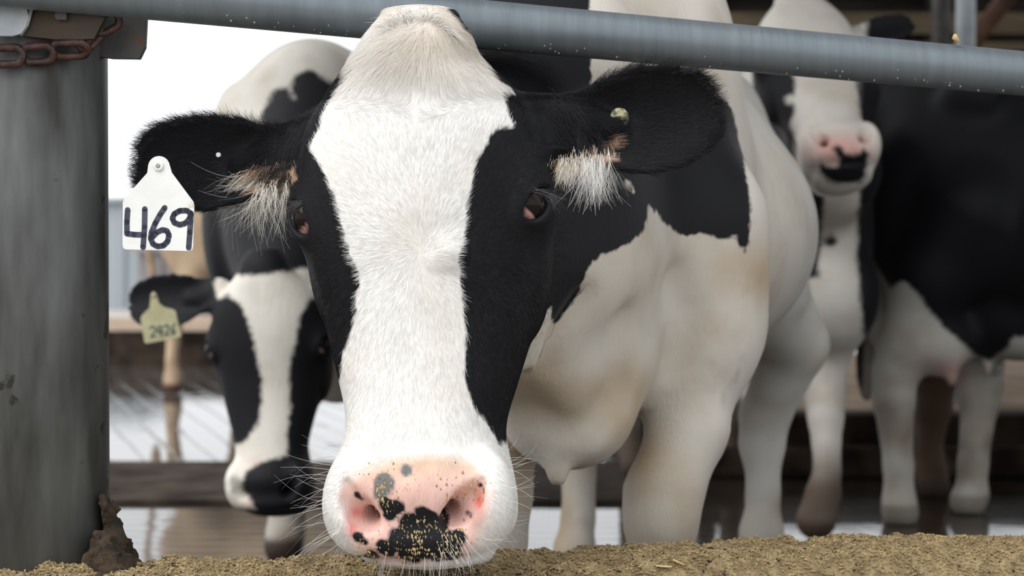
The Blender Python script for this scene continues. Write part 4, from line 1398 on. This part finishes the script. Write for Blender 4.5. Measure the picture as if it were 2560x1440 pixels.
# ================================================================== OTHER COWS
def build_cow(label, O, D, opts, head, fields, h=.0135, seam=None, zmin=-.01):
    P, W = cow_prims(O, D, opts)
    lo, hi = bounds(P)
    if head is not None:
        hc_ = head.to_world(np.array((0, .05, -.1)))
        lo = np.minimum(lo, hc_ - np.array((.44, .36, .40)) * head.s - .02); hi = np.maximum(hi, hc_ + np.array((.44, .36, .46)) * head.s + .02)
    def fn(X):
        f = eval_prims(X, P)
        if head is not None:
            d = np.linalg.norm(X - hc_, axis=1)
            near = d < .62
            if near.any():
                f[near] = smin(f[near], head.sdf(X[near]), .06)
        return f
    lo[2] = max(lo[2], zmin)
    if seam is None:
        V, Q = surface_nets(fn, lo, hi, h)
        V = smooth_mesh(V, Q, 2)
    else:
        Vh, Qh = surface_nets(fn, (lo[0], lo[1], hc_[2] - .5), (hi[0], seam, hc_[2] + .55), .0062)
        Vh = smooth_mesh(Vh, Qh, 1)
        V, Q = surface_nets(fn, (lo[0], seam - .012, lo[2]), hi, h)
        V = smooth_mesh(V, Q, 2)
        Q = np.concatenate([Qh, Q + len(Vh)]); V = np.concatenate([Vh, V])
    V[:, 2] = np.maximum(V[:, 2], zmin + .011)
    tint, patch = fields(V)
    o = hide_object('dairy_cow', V, Q, tint, patch, M['coat'])
    tag(o, label, 'cow', 'dairy cows standing in the barn')
    if head is not None: eye_objects(head, o, inner=(.30, .22, .22))
    return o

def neck_prims(head, pts_up, pts_lo):
    a = head.to_world(head.L(1050, 420, .12)); b = head.to_world(head.L(1050, 700, .12)); s = head.s
    out = [('c', a, .09 * s, np.array(pts_up[0][:3]), pts_up[0][3], .10), ('c', b, .07 * s, np.array(pts_lo[0][:3]), pts_lo[0][3], .10)]
    for L_ in (pts_up, pts_lo):
        for q, r in zip(L_[:-1], L_[1:]):
            out.append(('c', np.array(q[:3]), q[3], np.array(r[:3]), r[3], .12))
    return out

def muddy(P, base, z1=.5, z0=.15, mud=(.16, .11, .075), hoof=(.06, .042, .034), zf=0.0):
    t = np.tile(np.array(base), (len(P), 1))
    t = t * (1 + .10 * fnoise(P, 5, 3))[:, None]
    t = mix(t, mud, sstep(-(P[:, 2] - zf), -z1, -z0) * sstep(fnoise(P, 7, 3), -1.0, .9))
    return mix(t, hoof, sstep(.07 - (P[:, 2] - zf), 0, .02))

# --- cow B, head low behind the ear tag
YB = 4.1
HB = Head(at(668, 864, YB + .05), .97, roll=math.radians(-2.5), yaw=math.radians(-5))
HB.ears = [make_ear(HB.L(750, 250, .075), HB.L(255, 285, .10), (0.06, .30, 1.0), .070, th=.008, cup=.035, root=HB.L(820, 340, .07)),
           make_ear(HB.L(1365, 345, .075), HB.L(1800, 370, .10), (-.06, .45, 1.0), .052, cup=.035, root=HB.L(1280, 340, .07))]
cB = -.545
optB = dict(bw=.35,
    extra=neck_prims(HB, [(-.55, 4.62, 1.02, .14), (cB, 4.95, 1.18, .18)], [(-.55, 4.55, .86, .13), (cB, 4.8, .86, .2)]) +
          [('e', at(845, 860, 4.55), np.array((.12, .16, .15)), np.eye(3), .08)],
    fr=[(-.66, 4.90, .80, .10), (-.64, 4.87, .60, .075), (*at(716, 1080, 4.84), .056), (*at(716, 1130, 4.84), .05), (*at(714, 1270, 4.84), .040), (*at(712, 1330, 4.83), .048), (-.612, 4.80, .035, .052)])
WB = [(532, 706), (552, 676), (600, 690), (680, 684), (800, 668), (808, 735), (770, 755), (745, 800), (740, 860), (728, 900), (722, 960), (722, 1050), (718, 1138), (650, 1158), (616, 1180), (608, 1212), (640, 1275),
      (560, 1275), (560, 1140), (588, 1114), (620, 1100), (645, 1060), (660, 1000), (655, 950), (640, 880), (620, 800), (600, 760), (570, 736), (545, 746)]
BB = [(655, 320), (660, 262), (690, 226), (712, 222), (738, 250), (726, 216), (745, 182), (775, 170), (800, 190), (900, 240), (960, 400), (960, 760), (400, 780), (400, 330), (620, 300)]
def fieldsB(P):
    px_, py_ = proj(P)
    nz = fnoise(P, 30, 2)
    head = P[:, 1] < 4.36
    ph = poly_sd(px_, py_, WB) + 4 * nz
    pb = -poly_sd(px_, py_, BB) + 6 * nz
    patch = np.where(head, ph, pb)
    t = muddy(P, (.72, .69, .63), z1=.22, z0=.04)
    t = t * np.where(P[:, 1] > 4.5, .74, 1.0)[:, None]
    mzl = sstep(py_, 1130, 1160) * head * (px_ < 660)
    t = mix(t, (.62, .48, .46), mzl * sstep(px_, 600, 640) * .6)
    return t, patch / 10
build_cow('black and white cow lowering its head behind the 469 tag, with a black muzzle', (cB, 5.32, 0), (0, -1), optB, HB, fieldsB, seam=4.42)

out2 = [(374, 770), (378, 735), (384, 729), (391, 735), (397, 758), (410, 768), (432, 774), (438, 778), (442, 800), (452, 838), (448, 844), (366, 859), (361, 855), (352, 796), (356, 788)]
def z8(L_): return [(240 + x / 1.946, 700 + y / 1.946) for x, y in L_]
D2426 = [z8([(262, 235), (275, 225), (288, 232), (288, 248), (266, 278), (292, 274)]), z8([(306, 222), (300, 255), (322, 252)]), z8([(318, 226), (316, 276)]),
         z8([(330, 228), (340, 218), (352, 226), (350, 244), (332, 270), (356, 266)]), z8([(380, 214), (368, 235), (364, 256), (372, 266), (382, 258), (380, 246), (367, 248)])]
ear_tag('ear_tag', 'yellow ear tag reading 2426 hanging from the lowered cow ear', out2, 4.05, math.radians(6), M['tag_yellow'], D2426, M['ink_faded'], 4.5, (384, 738), M['stud'])

# --- cow C, white face behind the rail
YC = 4.62
HC = Head(at(2026, 138, YC), .97, roll=math.radians(-5), yaw=math.radians(5), pitch=math.radians(-31))
HC.ears = [make_ear(HC.L(735, 325, .075), HC.L(330, 235, .10), (0.06, .45, 1.0), .050, cup=.035, root=HC.L(820, 330, .07)),
           make_ear(HC.L(1365, 325, .075), HC.L(1760, 240, .06), (-.25, .35, 1.0), .060, cup=.03, root=HC.L(1280, 330, .07))]
optC = dict(bw=.30, sw=.15,
    extra=neck_prims(HC, [(.87, 5.02, 1.28, .125), (.85, 5.40, 1.24, .17)], [(.88, 4.98, 1.05, .11), (.86, 5.35, .92, .18)]) + [('e', at(2085, 740, 5.20), np.array((.13, .15, .16)), np.eye(3), .1)],
    fl=[(.97, 5.40, .80, .10), (.93, 5.32, .62, .075), (*at(2062, 1000, 5.24), .056), (*at(2064, 1040, 5.22), .05), (*at(2068, 1180, 5.18), .038), (*at(2058, 1235, 5.16), .048), (*at(2040, 1300, 5.12), .058)],
    fr=[(.74, 5.45, .80, .10), (.74, 5.38, .62, .075), (.74, 5.34, .42, .055), (.74, 5.34, .37, .05), (.74, 5.33, .17, .037), (.74, 5.33, .10, .046), (.74, 5.30, .035, .052)])
WC = [(1880, -400), (2200, -400), (2168, 20), (2166, 100), (2142, 200), (2150, 290), (2215, 325), (2235, 500), (1985, 500), (1985, 330), (1976, 306), (1988, 282), (1986, 262), (1966, 258), (1962, 244), (1984, 236), (1988, 196), (1960, 110), (1902, 100), (1896, 60)]
MC = [(x - 0, y + 6) for x, y in [(2076, 364), (2100, 356), (2118, 382), (2150, 378), (2160, 362), (2174, 380), (2166, 430), (2150, 452), (2080, 452), (2050, 425), (2050, 396), (2068, 412), (2096, 408), (2098, 390)]]
BC = [(1880, -600), (2400, -600), (2400, 860), (2160, 860), (2140, 640), (2148, 470), (2062, 462), (2055, 560), (2045, 690), (2000, 700), (1880, 700)]
def fieldsC(P):
    px_, py_ = proj(P)
    nz = fnoise(P, 30, 2)
    head = (P[:, 1] < 4.86)
    ph = np.maximum(poly_sd(px_, py_, WC), -poly_sd(px_, py_, MC)) + 3 * nz
    pb = np.maximum(-poly_sd(px_, py_, BC), -(np.hypot(px_ - 2078, py_ - 600) - 16)) + 5 * nz
    patch = np.where(head, ph, pb)
    t = muddy(P, (.64, .61, .56), z1=.62)
    t = mix(t, (.085, .055, .038), sstep(.30 - P[:, 2], 0, .16) * .9)
    pk = np.exp(-(((px_ - 2100) / 75) ** 2 + ((py_ - 375) / 38) ** 2)) * head
    t = mix(t, (.66, .40, .36), np.clip(pk * 1.3, 0, 1))
    return t, patch / 10
build_cow('white faced cow holding its head high behind the rail at the upper right', (.735, 5.96, 0), (.16, -.99), optC, HC, fieldsC, seam=4.93)

# --- cow D, black flank at the right edge
FD = np.array((.88, -.47)); OD = np.array((1.91, 5.33))
optD = dict(bw=.33, tail=.16, tz=.04,
    hr=[(1.36, 5.38, .95, .15), (1.26, 5.42, .76, .105), (*at(2238, 930, 5.50), .068), (*at(2234, 1000, 5.50), .062), (*at(2246, 1160, 5.49), .044), (*at(2248, 1260, 5.48), .050), (1.18, 5.46, .035, .057)],
    hl=[(1.48, 5.72, .95, .14), (1.50, 5.74, .76, .10), (*at(2452, 960, 5.72), .068), (*at(2448, 1010, 5.72), .058), (*at(2432, 1160, 5.70), .046), (*at(2428, 1240, 5.70), .052), (1.44, 5.68, .035, .056)],
    extra=[('e', at(2335, 850, 5.50), np.array((.13, .12, .10)), np.eye(3), .06), ('e', at(2204, 760, 5.72), np.array((.055, .10, .15)), np.eye(3), .04), ('c', at(2370, 900, 5.44), .035, at(2380, 955, 5.44), .016, .03), ('c', at(2340, 890, 5.46), .03, at(2342, 925, 5.46), .016, .03)])
WD = [(2160, 900), (2163, 700), (2182, 645), (2205, 695), (2228, 722), (2258, 708), (2290, 735), (2340, 790), (2400, 860), (2445, 895), (2480, 900), (2515, 870), (2530, 845), (2700, 830), (2700, 1500), (2100, 1500)]
def fieldsD(P):
    px_, py_ = proj(P)
    patch = poly_sd(px_, py_, WD) + 6 * fnoise(P, 20, 3)
    t = muddy(P, (.52, .50, .45), z1=.6, hoof=(.26, .24, .21))
    pk = np.exp(-(((px_ - 2370) / 50) ** 2 + ((py_ - 935) / 40) ** 2))
    t = mix(t, (.42, .24, .22), np.clip(pk, 0, 1) * .8)
    return t, patch / 10
build_cow('black cow with white hind legs and pink teats at the right edge of the picture', (*OD, 0), FD, optD, None, fieldsD, h=.0135)

# --- cow F, only a dark leg shows under cow D
optF = dict(bw=.30, tail=.1, scale=.97,
    hr=[(1.62, 6.22, .95, .14), (1.52, 6.18, .76, .10), (*at(2338, 960, 6.14), .066), (*at(2336, 1020, 6.13), .058), (*at(2322, 1120, 6.12), .044), (*at(2328, 1180, 6.11), .052), (1.425, 6.08, .035, .058)])
def fieldsF(P):
    t = muddy(P, (.13, .075, .045), z1=.7, mud=(.06, .04, .03))
    return t, fnoise(P, 3, 2) * 2 + sstep(P[:, 2], .35, .6) * 6 - 2
build_cow('dark brown cow almost hidden behind the black cow, one muddy leg showing beneath', (2.18, 6.36, 0), (1, -.03), optF, None, fieldsF, h=.017)

# --- cow E, tan leg far left on the crossover
ZE = .005
def shE(L_): return [(x - .30 + 0, y + 1.58, z - .12, r) for (x, y, z, r) in L_]
optE = dict(bw=.33, tail=.2,
    hr=shE([(-1.60, 8.95, 1.07, .15), (-1.50, 8.93, .90, .115), (-1.62, 8.93, .64, .062), (-1.67, 8.93, .56, .05), (-1.685, 8.92, .32, .036), (-1.68, 8.92, .22, .05), (-1.68, 8.90, .16, .056)]),
    hl=shE([(-1.45, 9.25, 1.07, .15), (-1.30, 9.28, .90, .115), (-1.36, 9.28, .64, .062), (-1.37, 9.28, .56, .05), (-1.36, 9.28, .32, .036), (-1.35, 9.28, .22, .05), (-1.33, 9.26, .16, .056)]))
def fieldsE(P):
    t = muddy(P, (.56, .42, .29), z1=.55, zf=ZE, hoof=(.10, .05, .04))
    return t, fnoise(P, 2.5, 2) * 2 - 2.2
build_cow('tan cow far behind at the left, its muddy leg below the ear tags', (-1.23, 10.70, ZE), (1, 0), optE, None, fieldsE, h=.018, zmin=ZE)

for _o in list(bpy.data.objects):
    if _o.type == 'MESH' and _o.parent is None and not _o.get('label') and not _o.get('kind'):
        print('UNLABELLED', _o.name)
print('verts', sum(len(o.data.vertices) for o in bpy.data.objects if o.type == 'MESH'))
